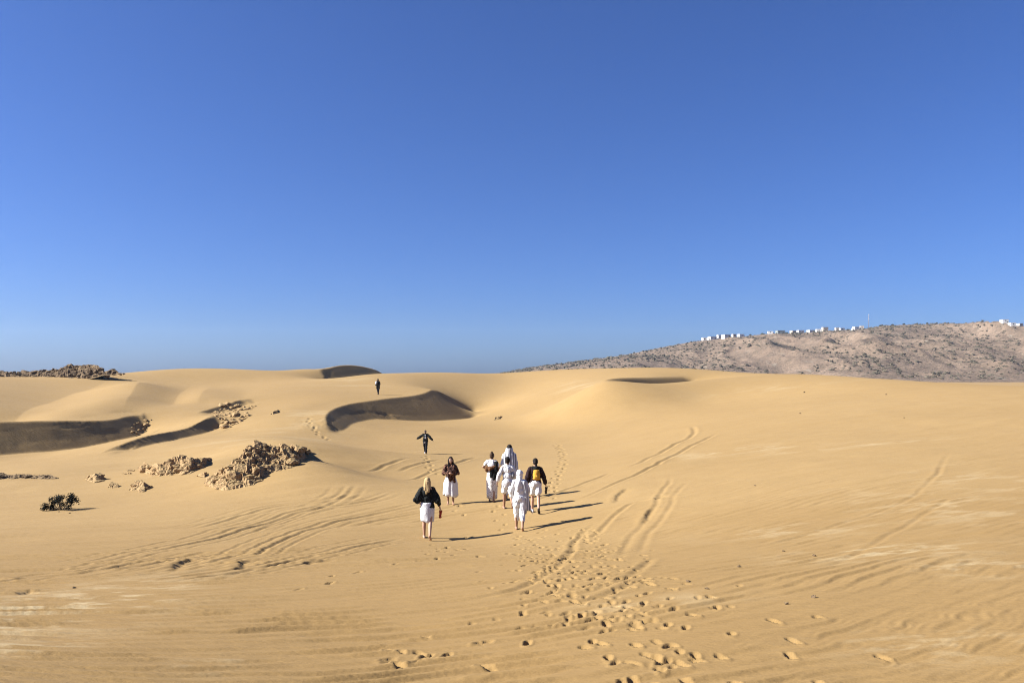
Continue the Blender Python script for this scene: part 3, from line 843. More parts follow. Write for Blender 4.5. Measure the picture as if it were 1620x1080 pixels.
# ------------------------------------------------------------------ rocks
def rock_mat(name, lo, hi, dark, sand=0.8):
    m = NT(name, rough=0.95, spec=0.15)
    v = m.coord(which='Object')
    c = m.ramp(m.noise(v, 2.2, 6, 0.65), [(0.3, lo), (0.7, hi)])
    c = m.mix(m.ramp(m.noise(v, 9, 5, 0.7), [(0.50, (0, 0, 0)), (0.66, (0.85, 0.85, 0.85))]), c, dark)
    c = m.mix(m.ramp(m.noise(v, 22, 3, 0.6), [(0.58, (0, 0, 0)), (0.72, (0.5, 0.5, 0.5))]), c, tuple(min(1, a * 1.25) for a in hi))
    ge = m.n('ShaderNodeNewGeometry'); sp_ = m.n('ShaderNodeSeparateXYZ'); m.l(ge.outputs['Normal'], sp_.inputs[0])
    up = m.math('ADD', sp_.outputs['Z'], m.math('MULTIPLY', m.noise(v, 6, 4), .5))
    c = m.mix(m.ramp(up, [(0.98, (0, 0, 0)), (1.12, (sand, sand, sand))]), c, (0.27, 0.185, 0.082))     # blown sand lying on the flats
    m.color(c)
    vo = m.n('ShaderNodeTexVoronoi'); vo.inputs['Scale'].default_value = 7.0; m.l(v, vo.inputs['Vector'])
    m.bump(m.math('ADD', m.math('MULTIPLY', m.noise(v, 8, 6, 0.7), 1.2), vo.outputs['Distance']), 1.0, 0.07)
    return m.mat
ROCK = rock_mat('crumbly_brown_rock', (0.29, 0.185, 0.085), (0.38, 0.255, 0.125), (0.13, 0.078, 0.038))
ROCK_DARK = rock_mat('dark_skyline_rock', (0.10, 0.066, 0.037), (0.19, 0.13, 0.076), (0.05, 0.032, 0.02), 0.35)

def n3(p, seed):
    return (vnoise(p[:, 0] + .31 * p[:, 2], p[:, 1] + 7, seed) + vnoise(p[:, 1] - .27 * p[:, 0] + 3, p[:, 2], seed + 1) + vnoise(p[:, 2] + 5, p[:, 0] + .22 * p[:, 1], seed + 2)) / 3
_ICO = {}
def ico(sub):
    if sub not in _ICO:
        bm = bmesh.new(); bmesh.ops.create_icosphere(bm, subdivisions=sub, radius=1)
        _ICO[sub] = (np.array([v.co[:] for v in bm.verts]), [tuple(v.index for v in f.verts) for f in bm.faces]); bm.free()
    return _ICO[sub]
BOULDERS = []
for i in range(14):                                   # angular blocks: a sphere cut by random planes, then roughened
    P, Fc = ico(3); r_ = np.random.default_rng(500 + i)
    nrm = r_.normal(size=(13, 3)); nrm /= np.linalg.norm(nrm, axis=1)[:, None]
    dd = r_.uniform(.55, .95, 13)
    dot = P @ nrm.T
    rad = np.min(np.where(dot > .05, dd / np.maximum(dot, .05), 9), axis=1); rad = np.minimum(rad, 1.15)
    Q = P * rad[:, None]
    Q = Q * (1 + .30 * (n3(Q * 2.2 + i, 40 + i)[:, None] - .5) + .22 * (n3(Q * 5.5 + i, 60 + i)[:, None] - .5))
    BOULDERS.append((Q, Fc))

def boulder(name, parent, pos, sx, sy, sz, i, mat, root, rz=0.0, sink=0.0):
    Q, Fc = BOULDERS[i % 14]
    V = Q * (sx, sy, sz)
    c, s = math.cos(rz), math.sin(rz)
    V = np.stack([V[:, 0] * c - V[:, 1] * s, V[:, 0] * s + V[:, 1] * c, V[:, 2]], -1)
    low = V[:, 2] < 0
    if sink > sz: V[low, 2] *= sink / sz               # the foot reaches down into the sand
    V = V + np.array(pos) - np.array(root)
    o = mesh_obj(name, V, Fc, mat, parent, False)
    return o

def outcrop(label, poly, n, size, mat=ROCK, seed=1, name='rock_outcrop', k_depth=1.7, part='boulder', Yfix=None, flat=.8, cat='rock', lie=False):
    q = random.Random(seed); poly = [tuple(map(float, p)) for p in poly]
    xs = [p[0] for p in poly]; ys = [p[1] for p in poly]
    def rows(px):
        hit = []
        for a, b in zip(poly, poly[1:] + poly[:1]):
            if (a[0] - px) * (b[0] - px) < 0: hit.append(a[1] + (b[1] - a[1]) * (px - a[0]) / (b[0] - a[0]))
        return (min(hit), max(hit)) if hit else None
    cx = sum(xs) / len(xs); rr = rows(cx)
    g = pixel_ground(cx, rr[1]) if Yfix is None else world_pt(cx, rr[1], Yfix)
    e = empty(name, g)
    # the mass of the outcrop: a craggy sheet from its foot over the crest and down behind
    nx_, nt_ = max(12, int((max(xs) - min(xs)) / 1.6)), 26
    gx_ = np.linspace(min(xs) + .3, max(xs) - .3, nx_); BV = []
    for px in gx_:
        r = rows(px) or (rr[1] - 1, rr[1]); gb = pixel_ground(px, r[1]) if Yfix is None else world_pt(px, r[1], Yfix)
        m_ = gb[1] / F; hpx = r[1] - r[0]
        for t in np.linspace(-.12, 1.9, nt_):
            if t <= 1: py = r[1] - hpx * t; Yy = gb[1] + hpx * t * m_ * k_depth
            else: py = None; Yy = gb[1] + hpx * m_ * (k_depth + (t - 1) * 1.1)
            p = world_pt(px, r[1] - hpx * min(t, 1), gb[1] + hpx * min(max(t, -.12), 1) * m_ * k_depth)
            BV.append((px / F * gb[1], Yy, p[0], p[2] - (hpx * m_ * 1.25 * (t - 1) if t > 1 else 0), m_, hpx * m_, min(1, 4 * max(0, t + .1))))
    BV = np.array(BV); Pn = np.stack([BV[:, 0], BV[:, 1], BV[:, 3]], -1) / (BV[:, 4:5] * 26)
    d_ = (fbm(Pn[:, 0] * 1.3 + seed, (Pn[:, 1] + Pn[:, 2]) * 1.3, 4, 700 + seed, .62, True) - .62) * 1.0
    amp_ = np.minimum(BV[:, 4] * 20, BV[:, 5] * .55) * BV[:, 6]
    V_ = np.stack([BV[:, 2] + (vnoise(Pn[:, 0] * 3, Pn[:, 2] * 3 + Pn[:, 1], 31) - .5) * BV[:, 4] * 5, BV[:, 1] - d_ * amp_ * .8, BV[:, 3] + d_ * amp_ * .9], -1)
    kq = np.arange(nx_ * nt_).reshape(nx_, nt_)
    Fq = np.stack([kq[:-1, :-1], kq[1:, :-1], kq[1:, 1:], kq[:-1, 1:]], -1).reshape(-1, 4)
    if not lie: mesh_obj('bedrock', V_ - np.array(g), Fq, mat, e, False)
    pts = []
    for _ in range(4000):
        if len(pts) >= n: break
        px = q.uniform(min(xs), max(xs)); r = rows(px)
        if not r: continue
        py = q.uniform(r[0], r[1]); s = q.uniform(*size) * (.55 + .45 * q.random())
        s = min(s, max(3.5, (r[1] - r[0]) * 1.1))
        if all((px - a) ** 2 + ((py - b) * 1.4) ** 2 > (.33 * (s + c)) ** 2 for a, b, c, _ in pts): pts.append((px, py, s, r))
    for i, (px, py, s, r) in enumerate(pts):
        gb = pixel_ground(px, r[1]) if Yfix is None else world_pt(px, r[1], Yfix)
        m_ = gb[1] / F
        Y = gb[1] + (r[1] - py) * m_ * k_depth
        p = world_pt(px, py + s * .12, Y + s * m_ * .22)
        if lie: p = pixel_ground(px, py); m_ = p[1] / F; p = (p[0], p[1], surf(p[0], p[1]))
        w = s * m_ * .62
        hz = w * q.uniform(.55, flat)
        boulder(part, e, p, w * q.uniform(.85, 1.25), w * q.uniform(.7, 1.1), hz, q.randrange(14), mat, g, q.uniform(-.5, .5), sink=hz * 1.2)
    tag(e, label, cat)
    return e
outcrop('large crumbly brown rock outcrop with a dark crest rising from the sand', [(325, 768), (338, 750), (362, 736), (378, 722), (392, 704), (415, 701), (440, 708), (462, 703), (490, 714), (482, 722), (470, 735), (455, 744), (430, 747), (400, 766), (360, 774)], 84, (10, 34), seed=4, flat=1.0)
outcrop('low sand swept rock outcrop beside the large brown one', [(219, 742), (226, 731), (246, 733), (262, 731), (284, 719), (304, 724), (334, 724), (322, 738), (300, 748), (270, 752), (250, 754), (230, 748)], 34, (8, 22), seed=8)
outcrop('single rounded rock mound half buried below the low outcrop', [(205, 775), (210, 764), (220, 759), (232, 765), (241, 770), (226, 778)], 9, (9, 20), seed=15, name='rock_mound')
outcrop('pair of dark stones beside the half buried mound', [(170, 772), (176, 761), (186, 764), (187, 771)], 5, (5, 10), seed=19, name='stone_pile')
outcrop('half buried rock with a dark flank near the bush', [(134, 758), (145, 750), (156, 749), (168, 757), (152, 762)], 7, (7, 16), seed=22, name='rock_mound')
outcrop('broken stones scattered between the low outcrop and the bush', [(193, 748), (200, 742), (212, 744), (208, 752), (198, 754)], 6, (4, 9), lie=True, seed=27, name='stone_pile')
outcrop('line of dark flat rocks at the picture edge level with the outcrops', [(-12, 762), (0, 747), (20, 751), (40, 749), (60, 752), (80, 749), (92, 756), (60, 757), (20, 759)], 24, (6, 15), seed=31, mat=ROCK_DARK)
outcrop('rocky patch at the end of the curling shaded slip face', [(336, 650), (345, 641), (362, 637), (382, 641), (404, 642), (392, 652), (394, 661), (380, 668), (352, 679), (346, 664)], 60, (4, 17), seed=36, flat=.6, lie=True)
outcrop('small rocks at the end of the long shaded slip face', [(205, 685), (213, 667), (224, 661), (240, 664), (232, 680), (222, 690)], 16, (4, 13), seed=41, flat=.75, lie=True)
outcrop('dark jagged rock ridge on the sky line above the dunes', [(-20, 604), (-20, 588), (0, 585), (25, 589), (34, 586), (52, 589), (70, 585), (90, 584), (108, 579), (113, 576), (124, 578), (140, 577), (156, 578), (162, 587), (172, 586), (178, 583), (186, 589), (198, 591), (160, 593), (130, 600), (70, 606), (30, 606)], 120, (5, 14), seed=46, mat=ROCK_DARK, name='rock_ridge', k_depth=1.6, flat=1.0, Yfix=97)
outcrop('two tiny dark stones on the slope above the outcrop', [(428, 656), (434, 650), (443, 648), (441, 653)], 3, (3, 5), seed=51, name='stone_pile')
outcrop('tiny rock poking out of sand beyond the central slip face', [(779, 665), (784, 659), (794, 658), (790, 663)], 3, (3, 7), seed=53, name='stone_pile')
outcrop('small stones strewn at the foot of the large outcrop', [(312, 752), (318, 747), (326, 747), (322, 754)], 3, (3, 7), seed=57, name='stone_pile')

# loose pebbles
PEB = [(1288, 877, 'pebble'), (1244, 957, 0), (1288, 947, 0), (1169, 896, 0), (1239, 870, 0), (117, 930, 0), (1088, 920, 0), (1118, 931, 0), (1402, 624, 0), (1266, 653, 0), (1272, 620, 0), (1430, 661, 0), (1194, 768, 0), (110, 811, 0), (93, 809, 0)]
PLAB = ['largest dark pebble on the bright sand right of the footprints', 'dark pebble below the ripple field, farther down than its neighbour', 'dark pebble on the ripple field, upper of two close together', 'dark pebble beside the footprints, on its own in smooth sand', 'dark pebble above the ripple field under the pale drift', 'lone pebble on the pale grainy sand left of the tyre tracks', 'first pebble of two at the edge of the footprints', 'second pebble of two at the edge of the footprints', 'lone pebble high on the dune shoulder below the hill', 'pebble on the smooth slope below the dune shoulder', 'pebble by the pale streaks on the dune shoulder', 'tiny pebble on the smooth upper slope', 'lone stone with a sand tail on the wide smooth slope', 'pebble just beneath the dark bush', 'smaller pebble under the dark bush']
for i, ((px, py, _), lab) in enumerate(zip(PEB, PLAB)):
    g = pixel_ground(px, py); s = max(.03, 1.5 * g[1] / F)
    o = boulder('pebble', None, (0, 0, 0), s, s, s * .7, i, ROCK_DARK, (0, 0, 0)); o.location = (g[0], g[1], surf(g[0], g[1]) + s * .3)
    tag(o, lab, 'pebble', 'loose dark pebbles on the sand')

# ------------------------------------------------------------------ bush
mm = NT('bush_leaf', rough=0.85, spec=0.15); mm.color(mm.ramp(mm.noise(mm.coord(), 9, 3), [(0.3, (0.009, 0.010, 0.006)), (0.7, (0.026, 0.024, 0.013))])); BUSH_LEAF = mm.mat
g = pixel_ground(96, 806); g = (g[0], g[1], surf(g[0], g[1])); bush = empty('desert_bush', g); m_ = g[1] / F
q = random.Random(9); lv, lf = [], []
for i in range(26):
    a = q.uniform(-1, 1); tip = Vector((a * 23 * m_ + q.gauss(0, .03), q.uniform(-.3, .35), (q.uniform(6, 22) * (1 - .45 * a * a) + 3 * a) * m_))
    tip.z = max(tip.z, .08)
    midp = Vector((tip.x * .5, tip.y * .5, tip.z * .35))
    mesh_obj('stem', *tube_mesh([(0.02 * a, 0, -.08), midp, tip], .013, .006, 5), BARK, bush)
    for _ in range(80):
        c = tip + Vector((q.gauss(0, .05), q.gauss(0, .05), q.gauss(0, .045)))
        if c.z < .02: c.z = .03
        ax = Vector((q.gauss(0, 1), q.gauss(0, 1), q.gauss(0, 1))).normalized(); b = ax.orthogonal().normalized(); t = ax.cross(b); s = q.uniform(.02, .042)
        k = len(lv); lv += [c - b * s, c + t * s * .5, c + b * s, c - t * s * .5]; lf.append((k, k + 1, k + 2, k + 3))
fo = mesh_obj('foliage', lv, lf, BUSH_LEAF, bush, False); fo['kind'] = 'stuff'
tag(bush, 'small dark desert bush growing alone from the sand', 'bush')

# ------------------------------------------------------------------ people
def prim_capsule(bm, p0, r0, p1, r1):
    P, _ = ico(2)
    vs0 = [bm.verts.new(Vector(p) * r0 + Vector(p0)) for p in P]; vs1 = [bm.verts.new(Vector(p) * r1 + Vector(p1)) for p in P]
    r = bmesh.ops.convex_hull(bm, input=vs0 + vs1)
    junk = list({g for g in r['geom_interior'] + r['geom_unused'] if isinstance(g, bmesh.types.BMVert)})
    bmesh.ops.delete(bm, geom=junk, context='VERTS')
def prim_ell(bm, c, r, rot=(0, 0, 0)):
    P, Fc = ico(3)
    M = Matrix.Rotation(rot[2], 3, 'Z') @ Matrix.Rotation(rot[1], 3, 'Y') @ Matrix.Rotation(rot[0], 3, 'X')
    vs_ = [bm.verts.new(M @ Vector((p[0] * r[0], p[1] * r[1], p[2] * r[2])) + Vector(c)) for p in P]
    for g in Fc: bm.faces.new([vs_[i] for i in g])
def union_mesh(name, prims, voxel, mat, parent, ratio=0.5, smooth=4, fold=0.0):
    """melts a list of limbs and lumps into one continuous surface"""
    bm = bmesh.new()
    for p in prims:
        if p[0] == 'c': prim_capsule(bm, *p[1:])
        else: prim_ell(bm, *p[1:])
    bmesh.ops.recalc_face_normals(bm, faces=bm.faces)
    me = bpy.data.meshes.new(name); bm.to_mesh(me); bm.free()
    ob = bpy.data.objects.new(name, me); COL.objects.link(ob)
    a = ob.modifiers.new('r', 'REMESH'); a.mode = 'VOXEL'; a.voxel_size = voxel
    b = ob.modifiers.new('s', 'SMOOTH'); b.factor = .5; b.iterations = smooth
    if ratio < 1: c = ob.modifiers.new('d', 'DECIMATE'); c.ratio = ratio
    bpy.context.view_layer.update()
    dg = bpy.context.evaluated_depsgraph_get()
    me2 = bpy.data.meshes.new_from_object(ob.evaluated_get(dg))
    ob.modifiers.clear(); ob.data = me2; bpy.data.meshes.remove(me); me2.name = name
    me2.materials.clear(); me2.materials.append(mat)
    me2.polygons.foreach_set('use_smooth', [True] * len(me2.polygons))
    if fold:                                             # creases that run down the cloth
        n_ = len(me2.vertices); co = np.empty(n_ * 3); no = np.empty(n_ * 3)
        me2.vertices.foreach_get('co', co); me2.vertices.foreach_get('normal', no); co = co.reshape(-1, 3); no = no.reshape(-1, 3)
        d = fbm(co[:, 0] * 11 + co[:, 1] * 6 + 30, co[:, 2] * 4.5 + co[:, 0] * 3, 3, len(prims) + n_ % 50, .5, True) - .62
        me2.vertices.foreach_set('co', (co + no * (d * fold)[:, None]).ravel()); me2.update()
    ob.parent = parent
    return ob
def cloth_tube(name, rings, mat, parent, folds=9, amp=.06, seed=1, seg=48, rag=0.0, arc=(0, 2 * math.pi)):
    """a skirt, sleeve or wrap: rings of (z, cx, cy, rx, ry), pleated more towards the hem, with a real thickness"""
    q = random.Random(seed); ph = [q.uniform(0, 6.28) for _ in range(4)]; full = arc[1] - arc[0] > 6.2
    v, f = [], []; R = []
    for i in range(len(rings) - 1):
        for s in range(5):
            t = s / 5; R.append([a + (b - a) * t for a, b in zip(rings[i], rings[i + 1])])
    R.append(list(rings[-1])); n = len(R); m_ = seg if full else seg + 1
    for side in (1, 0):
        for i, (z, cx, cy, rx, ry) in enumerate(R):
            t = i / (n - 1)
            for k in range(m_):
                a = arc[0] + (arc[1] - arc[0]) * k / seg
                w = 1 + amp * (.25 + t) * (math.sin(folds * a + ph[0] + 1.5 * t) * .6 + math.sin((folds * 1.7) * a + ph[1] - t) * .3 + math.sin(3 * a + ph[2]) * .35)
                w -= 0 if side else .014 / max(rx, .05)
                dz = rag * t * t * math.sin(2 * a + ph[3]) + rag * .5 * t * math.sin(5 * a + ph[1])
                v.append((cx + rx * w * math.cos(a), cy + ry * w * math.sin(a), z + dz))
    o = n * m_
    for i in range(n - 1):
        for k in range(seg):
            a, b = i * m_ + k, i * m_ + (k + 1) % m_
            f.append((a, a + m_, b + m_, b)); f.append((o + a, o + b, o + b + m_, o + a + m_))
    for k in range(seg):
        b = (k + 1) % m_
        f.append((k, b, o + b, o + k)); e = (n - 1) * m_; f.append((e + k, o + e + k, o + e + b, e + b))
    if not full:
        for i in range(n - 1):
            for k in (0, seg):
                a = i * m_ + k; f.append((a, o + a, o + a + m_, a + m_))
    return mesh_obj(name, v, f, mat, parent)

def cloth_mat(name, col, col2=None, kind='weave', scale=20, rough=.9):
    m = NT(name, rough=rough, spec=.15); v = m.coord()
    c = m.mix(m.ramp(m.noise(v, 9, 4), [(0.35, (0, 0, 0)), (0.75, (.35, .35, .35))]), col, tuple(a * .75 for a in col))
    if col2 is not None:
        if kind == 'stripe':
            w = m.n('ShaderNodeTexWave'); w.inputs['Scale'].default_value = scale; w.inputs['Distortion'].default_value = 1.5; m.l(m.coord((1, .3, .12)), w.inputs['Vector'])
            c = m.mix(m.ramp(w.outputs['Fac'], [(0.55, (0, 0, 0)), (0.7, (1, 1, 1))]), c, col2)
        else:
            c = m.mix(m.ramp(m.noise(v, scale, 3, .6), [(0.52, (0, 0, 0)), (0.6, (1, 1, 1))]), c, col2)
    m.color(c); m.bump(m.noise(m.coord((1, 1, .3)), 9, 4, .6), .9, .06)
    return m.mat
def skin_mat(name, col):
    m = NT(name, rough=.55, spec=.35); m.color(m.ramp(m.noise(m.coord(), 8, 3), [(0.3, tuple(a * .9 for a in col)), (0.7, col)])); return m.mat
def hair_mat(name, a, b):
    m = NT(name, rough=.75, spec=.12); v = m.coord((1, 1, .12)); m.color(m.ramp(m.noise(v, 60, 4, .7), [(0.35, a), (0.65, b)])); m.bump(m.noise(v, 90, 3), .6, .01); return m.mat
SKIN, SKIN_TAN, SKIN_DEEP = skin_mat('skin', (.42, .25, .17)), skin_mat('tanned_skin', (.30, .165, .10)), skin_mat('deep_skin', (.12, .065, .04))
BLACK_C, NAVY_C, MAROON_C = cloth_mat('black_cloth', (.012, .013, .012)), cloth_mat('dark_trouser_cloth', (.012, .013, .018)), cloth_mat('maroon_black_cloth', (.024, .012, .012))
WHITE_C, WHITE2_C = cloth_mat('white_cotton', (.64, .63, .62)), cloth_mat('white_patterned_cotton', (.70, .68, .64), (.30, .26, .22), 'patch', 24)
STRIPE_C = cloth_mat('striped_shawl_cloth', (.62, .62, .63), (.07, .07, .08), 'stripe', 6)
BROWN_C, PATT_C = cloth_mat('brown_wool', (.10, .045, .018)), cloth_mat('dark_patterned_shawl', (.035, .016, .012), (.20, .10, .06), 'patch', 16)
YELLOW_C, GREY_C = cloth_mat('mustard_canvas', (.50, .26, .035), None, rough=.8), cloth_mat('grey_cloth', (.30, .30, .31))
RED_L, SHOE_W = cloth_mat('red_leather', (.30, .03, .018), rough=.5), cloth_mat('white_shoe', (.7, .7, .7), rough=.6)
SHOE_D = cloth_mat('dark_shoe', (.03, .025, .022), rough=.6)
HAIR_BLOND, HAIR_DARK, HAIR_BROWN = hair_mat('blond_hair', (.26, .17, .075), (.52, .38, .19)), hair_mat('black_hair', (.008, .006, .005), (.022, .016, .012)), hair_mat('brown_hair', (.035, .02, .012), (.08, .05, .028))
mm = NT('eye_white', rough=.2, spec=.5); mm.color((.75, .73, .7)); EYE_W = mm.mat
mm = NT('eye_iris', rough=.2, spec=.5); mm.color((.02, .012, .008)); EYE_D = mm.mat

class Figure:
    """skeleton in metres for a 1.68 m adult, facing +y, then scaled; limbs as (sideways, forward, up)"""
    def __init__(self, label, feet, top, heading, legs=(14, 8, -16, 22), arms=None, lean=4, skin=SKIN, turn=0.0, base_px=None, grip=.75):
        gx, gy_, gz = pixel_ground(*feet)
        self.H = (feet[1] - top) * gy_ / F
        self.s = self.H / 1.68
        self.e = empty('person', (gx, gy_, surf(gx, gy_) - .012), heading); self.e.scale = (self.s,) * 3
        tag(self.e, label, 'person', 'people walking over the dunes')
        V3 = Vector; J = self.J = {}
        hip_z = .90; ln = math.radians(lean)
        for nm, sx, (a, k) in (('L', -1, legs[:2]), ('R', 1, legs[2:])):
            a = math.radians(a); k = math.radians(k)
            h = V3((sx * .088, 0, hip_z)); kn = h + V3((sx * .005, math.sin(a), -math.cos(a))) * .43
            an = kn + V3((sx * .0, math.sin(a - k), -math.cos(a - k))) * .405
            J['hip' + nm], J['knee' + nm], J['ankle' + nm] = h, kn, an
            fd = V3((sx * .12, math.cos(a - k), math.sin(a - k))); fd.normalize(); J['toe' + nm] = an + fd * .165 + V3((0, 0, -.045)); J['heel' + nm] = an - fd * .045 + V3((0, 0, -.05)); J['ball' + nm] = an + fd * .10 + V3((0, 0, -.055))
        low = min(J[k].z for k in ('toeL', 'toeR', 'heelL', 'heelR')) - .022
        for k in J: J[k] = J[k] - V3((0, 0, low))
        up = V3((0, math.sin(ln), math.cos(ln))); pel = V3((0, 0, J['hipL'].z + .03)); self.up = up
        J['pelvis'] = pel; J['waist'] = pel + up * .17; J['chest'] = pel + up * .36; J['neck'] = pel + up * .52; J['head'] = J['neck'] + V3((0, .015, .135))
        self.turn = turn
        J['shL'], J['shR'] = pel + up * .445 + V3((-.150, -.01, 0)), pel + up * .445 + V3((.150, -.01, 0))
        arms = arms or {}
        for nm, sx in (('L', -1), ('R', 1)):
            el, wr = arms.get(nm, ((sx * .06, -.04, -.27), (sx * .07, .06, -.51)))
            J['el' + nm], J['wr' + nm] = J['sh' + nm] + V3(el), J['sh' + nm] + V3(wr)
        self.skin = skin; self.grip = grip
        self.body()
    def hand(self, nm):
        J = self.J; sx = -1 if nm == 'L' else 1
        d = (J['wr' + nm] - J['el' + nm]).normalized(); side = Vector((0, 1, 0)) - d * d.y
        side = side.normalized() if side.length > .2 else Vector((1, 0, 0)); nrm = d.cross(side) * sx      # palm towards the body
        if nrm.x * sx > 0: nrm = -nrm
        P = []; w = J['wr' + nm]; palm = w + d * .05
        P.append(('c', w, .024, palm - side * .018, .021)); P.append(('c', w, .024, palm + side * .018, .021)); P.append(('c', palm - side * .028 + d * .03, .012, palm + side * .028 + d * .032, .012)); P.append(('c', palm - side * .024, .015, palm + side * .024, .015))
        g = self.grip
        for i, L in enumerate((.062, .072, .077, .070)):
            o = palm + d * .034 + side * (-.029 + .0195 * i)
            a1, a2 = g * .7, g * 1.5
            k1 = o + (d * math.cos(a1) + nrm * math.sin(a1)) * L * .52; k2 = k1 + (d * math.cos(a2) + nrm * math.sin(a2)) * L * .48
            P += [('c', o, .0098, k1, .0090), ('c', k1, .0090, k2, .0078)]
        o = w + d * .022 + side * .024; k1 = o + (side * .75 + d * .6 + nrm * .25).normalized() * .036; k2 = k1 + (d * .9 + side * .1 + nrm * .4).normalized() * .028
        return P + [('c', o, .0125, k1, .0105), ('c', k1, .0105, k2, .0088)]
    def body(self):
        J = self.J; P = []
        c = lambda a, ra, b, rb: P.append(('c', J[a] if isinstance(a, str) else a, ra, J[b] if isinstance(b, str) else b, rb))
        V3 = Vector
        for nm, sx in (('L', -1), ('R', 1)):
            c('hip' + nm, .088, 'knee' + nm, .052); k = J['knee' + nm]; a = J['ankle' + nm]
            calf = k + (a - k) * .3 + V3((0, -.018, 0)); c(k, .050, calf, .052); c(calf, .052, a, .034)
            c(a, .034, 'heel' + nm, .030); c(a, .030, 'ball' + nm, .030); c('heel' + nm, .030, 'ball' + nm, .033)
            b, t = J['ball' + nm], J['toe' + nm]; lat = V3((1, 0, 0))
            for i in range(5): P.append(('c', b + lat * (-.028 + .014 * i) * sx, .013, t + lat * (-.032 + .016 * i) * sx + (b - t) * .06 * i, .0105 if i else .0135))
            s, e, w = J['sh' + nm], J['el' + nm], J['wr' + nm]
            c(s, .052, e, .038); c(e, .038, e + (w - e) * .3, .040); c(e + (w - e) * .3, .040, w, .025)
            P += self.hand(nm)
        up = self.up
        P.append(('e', J['pelvis'], (.155, .112, .12))); P.append(('e', J['pelvis'] + V3((-.072, -.036, -.05)), (.08, .072, .085))); P.append(('e', J['pelvis'] + V3((.072, -.036, -.05)), (.08, .072, .085)))
        P.append(('e', J['waist'], (.128, .096, .13))); P.append(('e', J['chest'], (.155, .108, .15)))
        c('shL', .055, J['neck'] - up * .03, .055); c('shR', .055, J['neck'] - up * .03, .055); c(J['neck'] - up * .05, .058, J['head'] - V3((0, .005, .05)), .05)
        R = Matrix.Rotation(self.turn, 3, 'Z'); h = J['head']; at = lambda x, y, z: h + R @ V3((x, y, z))
        P += [('e', at(0, -.008, .028), (.076, .094, .092)), ('e', at(0, .022, -.035), (.060, .066, .075)), ('c', at(0, .055, -.085), .024, at(0, .062, -.08), .022),
              ('c', at(0, .088, .012), .010, at(0, .104, -.024), .014), ('e', at(-.075, -.005, -.005), (.012, .022, .032)), ('e', at(.075, -.005, -.005), (.012, .022, .032)),
              ('e', at(0, .084, -.054), (.024, .010, .007)), ('e', at(0, .083, -.066), (.021, .010, .008)), ('c', at(-.045, .078, .03), .011, at(.045, .078, .03), .011), ('e', at(-.042, .062, -.022), (.024, .022, .022)), ('e', at(.042, .062, -.022), (.024, .022, .022))]
        self.at = at
        self.bod = union_mesh('body', P, .0085, self.skin, self.e, .22, 3)
        for sx in (-1, 1):
            v_, f_ = ico(2); o = mesh_obj('eye', v_ * .0125 + np.array(at(sx * .031, .076, .008)), f_, EYE_W, self.e)
            mesh_obj('iris', v_ * .0075 + np.array(at(sx * .031, .0835, .008)), f_, EYE_D, o)
    # -- clothing
    def top(self, name, mat, hem=-.02, sleeve=1.0, puff=.022, bat=0.0, hip=.03):
        J = self.J; P = []; up = self.up
        pl = J['pelvis'] + up * hem
        P += [('e', J['chest'], (.148 + puff, .112 + puff, .155)), ('e', J['waist'], (.14 + puff, .108 + puff, .15))]
        P += [('c', pl + Vector((-.07, 0, 0)), .085 + hip, J['waist'] + Vector((-.05, 0, 0)), .075 + puff), ('c', pl + Vector((.07, 0, 0)), .085 + hip, J['waist'] + Vector((.05, 0, 0)), .075 + puff)]
        P += [('c', J['neck'] - up * .04, .062 + puff * .3, J['shL'], .058 + puff * .6), ('c', J['neck'] - up * .04, .062 + puff * .3, J['shR'], .058 + puff * .6)]
        for nm in 'LR':
            s, e, w = J['sh' + nm], J['el' + nm], J['wr' + nm]
            if sleeve <= .5: P.append(('c', s, .055 + puff * .7, s + (e - s) * (sleeve * 2), .046 + puff)); continue
            P.append(('c', s, .056 + puff, e, .045 + puff * 1.2 + bat * .4))
            x = e + (w - e) * (sleeve - .5) * 2 * .96; P.append(('c', e, .045 + puff * 1.2 + bat * .4, x, .032 + puff))
            if bat: P.append(('c', J['waist'] + (s - J['shL' if nm == 'R' else 'shR']) * .25, .08, e, .05 + bat * .3)); P.append(('c', J['chest'], .1, e, .05 + bat * .4))
        return union_mesh(name, P, .013, mat, self.e, .45, 3, .05)
    def legs_cloth(self, name, mat, length=1.0, puff=.018):
        """trousers or shorts: length 0.5 ends above the knee, 1.0 at the ankle"""
        J = self.J; P = [('e', J['pelvis'] + Vector((0, -.02, 0)), (.155 + puff, .115 + puff, .125)), ('e', J['pelvis'] + Vector((-.07, -.04, -.05)), (.095 + puff * .5, .092 + puff * .5, .11)), ('e', J['pelvis'] + Vector((.07, -.04, -.05)), (.095 + puff * .5, .092 + puff * .5, .11)), ('c', J['pelvis'] + Vector((-.06, 0, 0)), .09 + puff, J['waist'] + Vector((-.045, 0, -.06)), .085), ('c', J['pelvis'] + Vector((.06, 0, 0)), .09 + puff, J['waist'] + Vector((.045, 0, -.06)), .085)]
        for nm in 'LR':
            h, k, a = J['hip' + nm], J['knee' + nm], J['ankle' + nm]
            if length <= .5: P.append(('c', h, .09 + puff, h + (k - h) * length * 2, .066 + puff * 1.4)); continue
            P.append(('c', h, .09 + puff, k, .058 + puff)); P.append(('c', k, .058 + puff, k + (a - k) * min(1, (length - .5) * 2) * .97, .046 + puff))
        return union_mesh(name, P, .013, mat, self.e, .45, 3, .05)
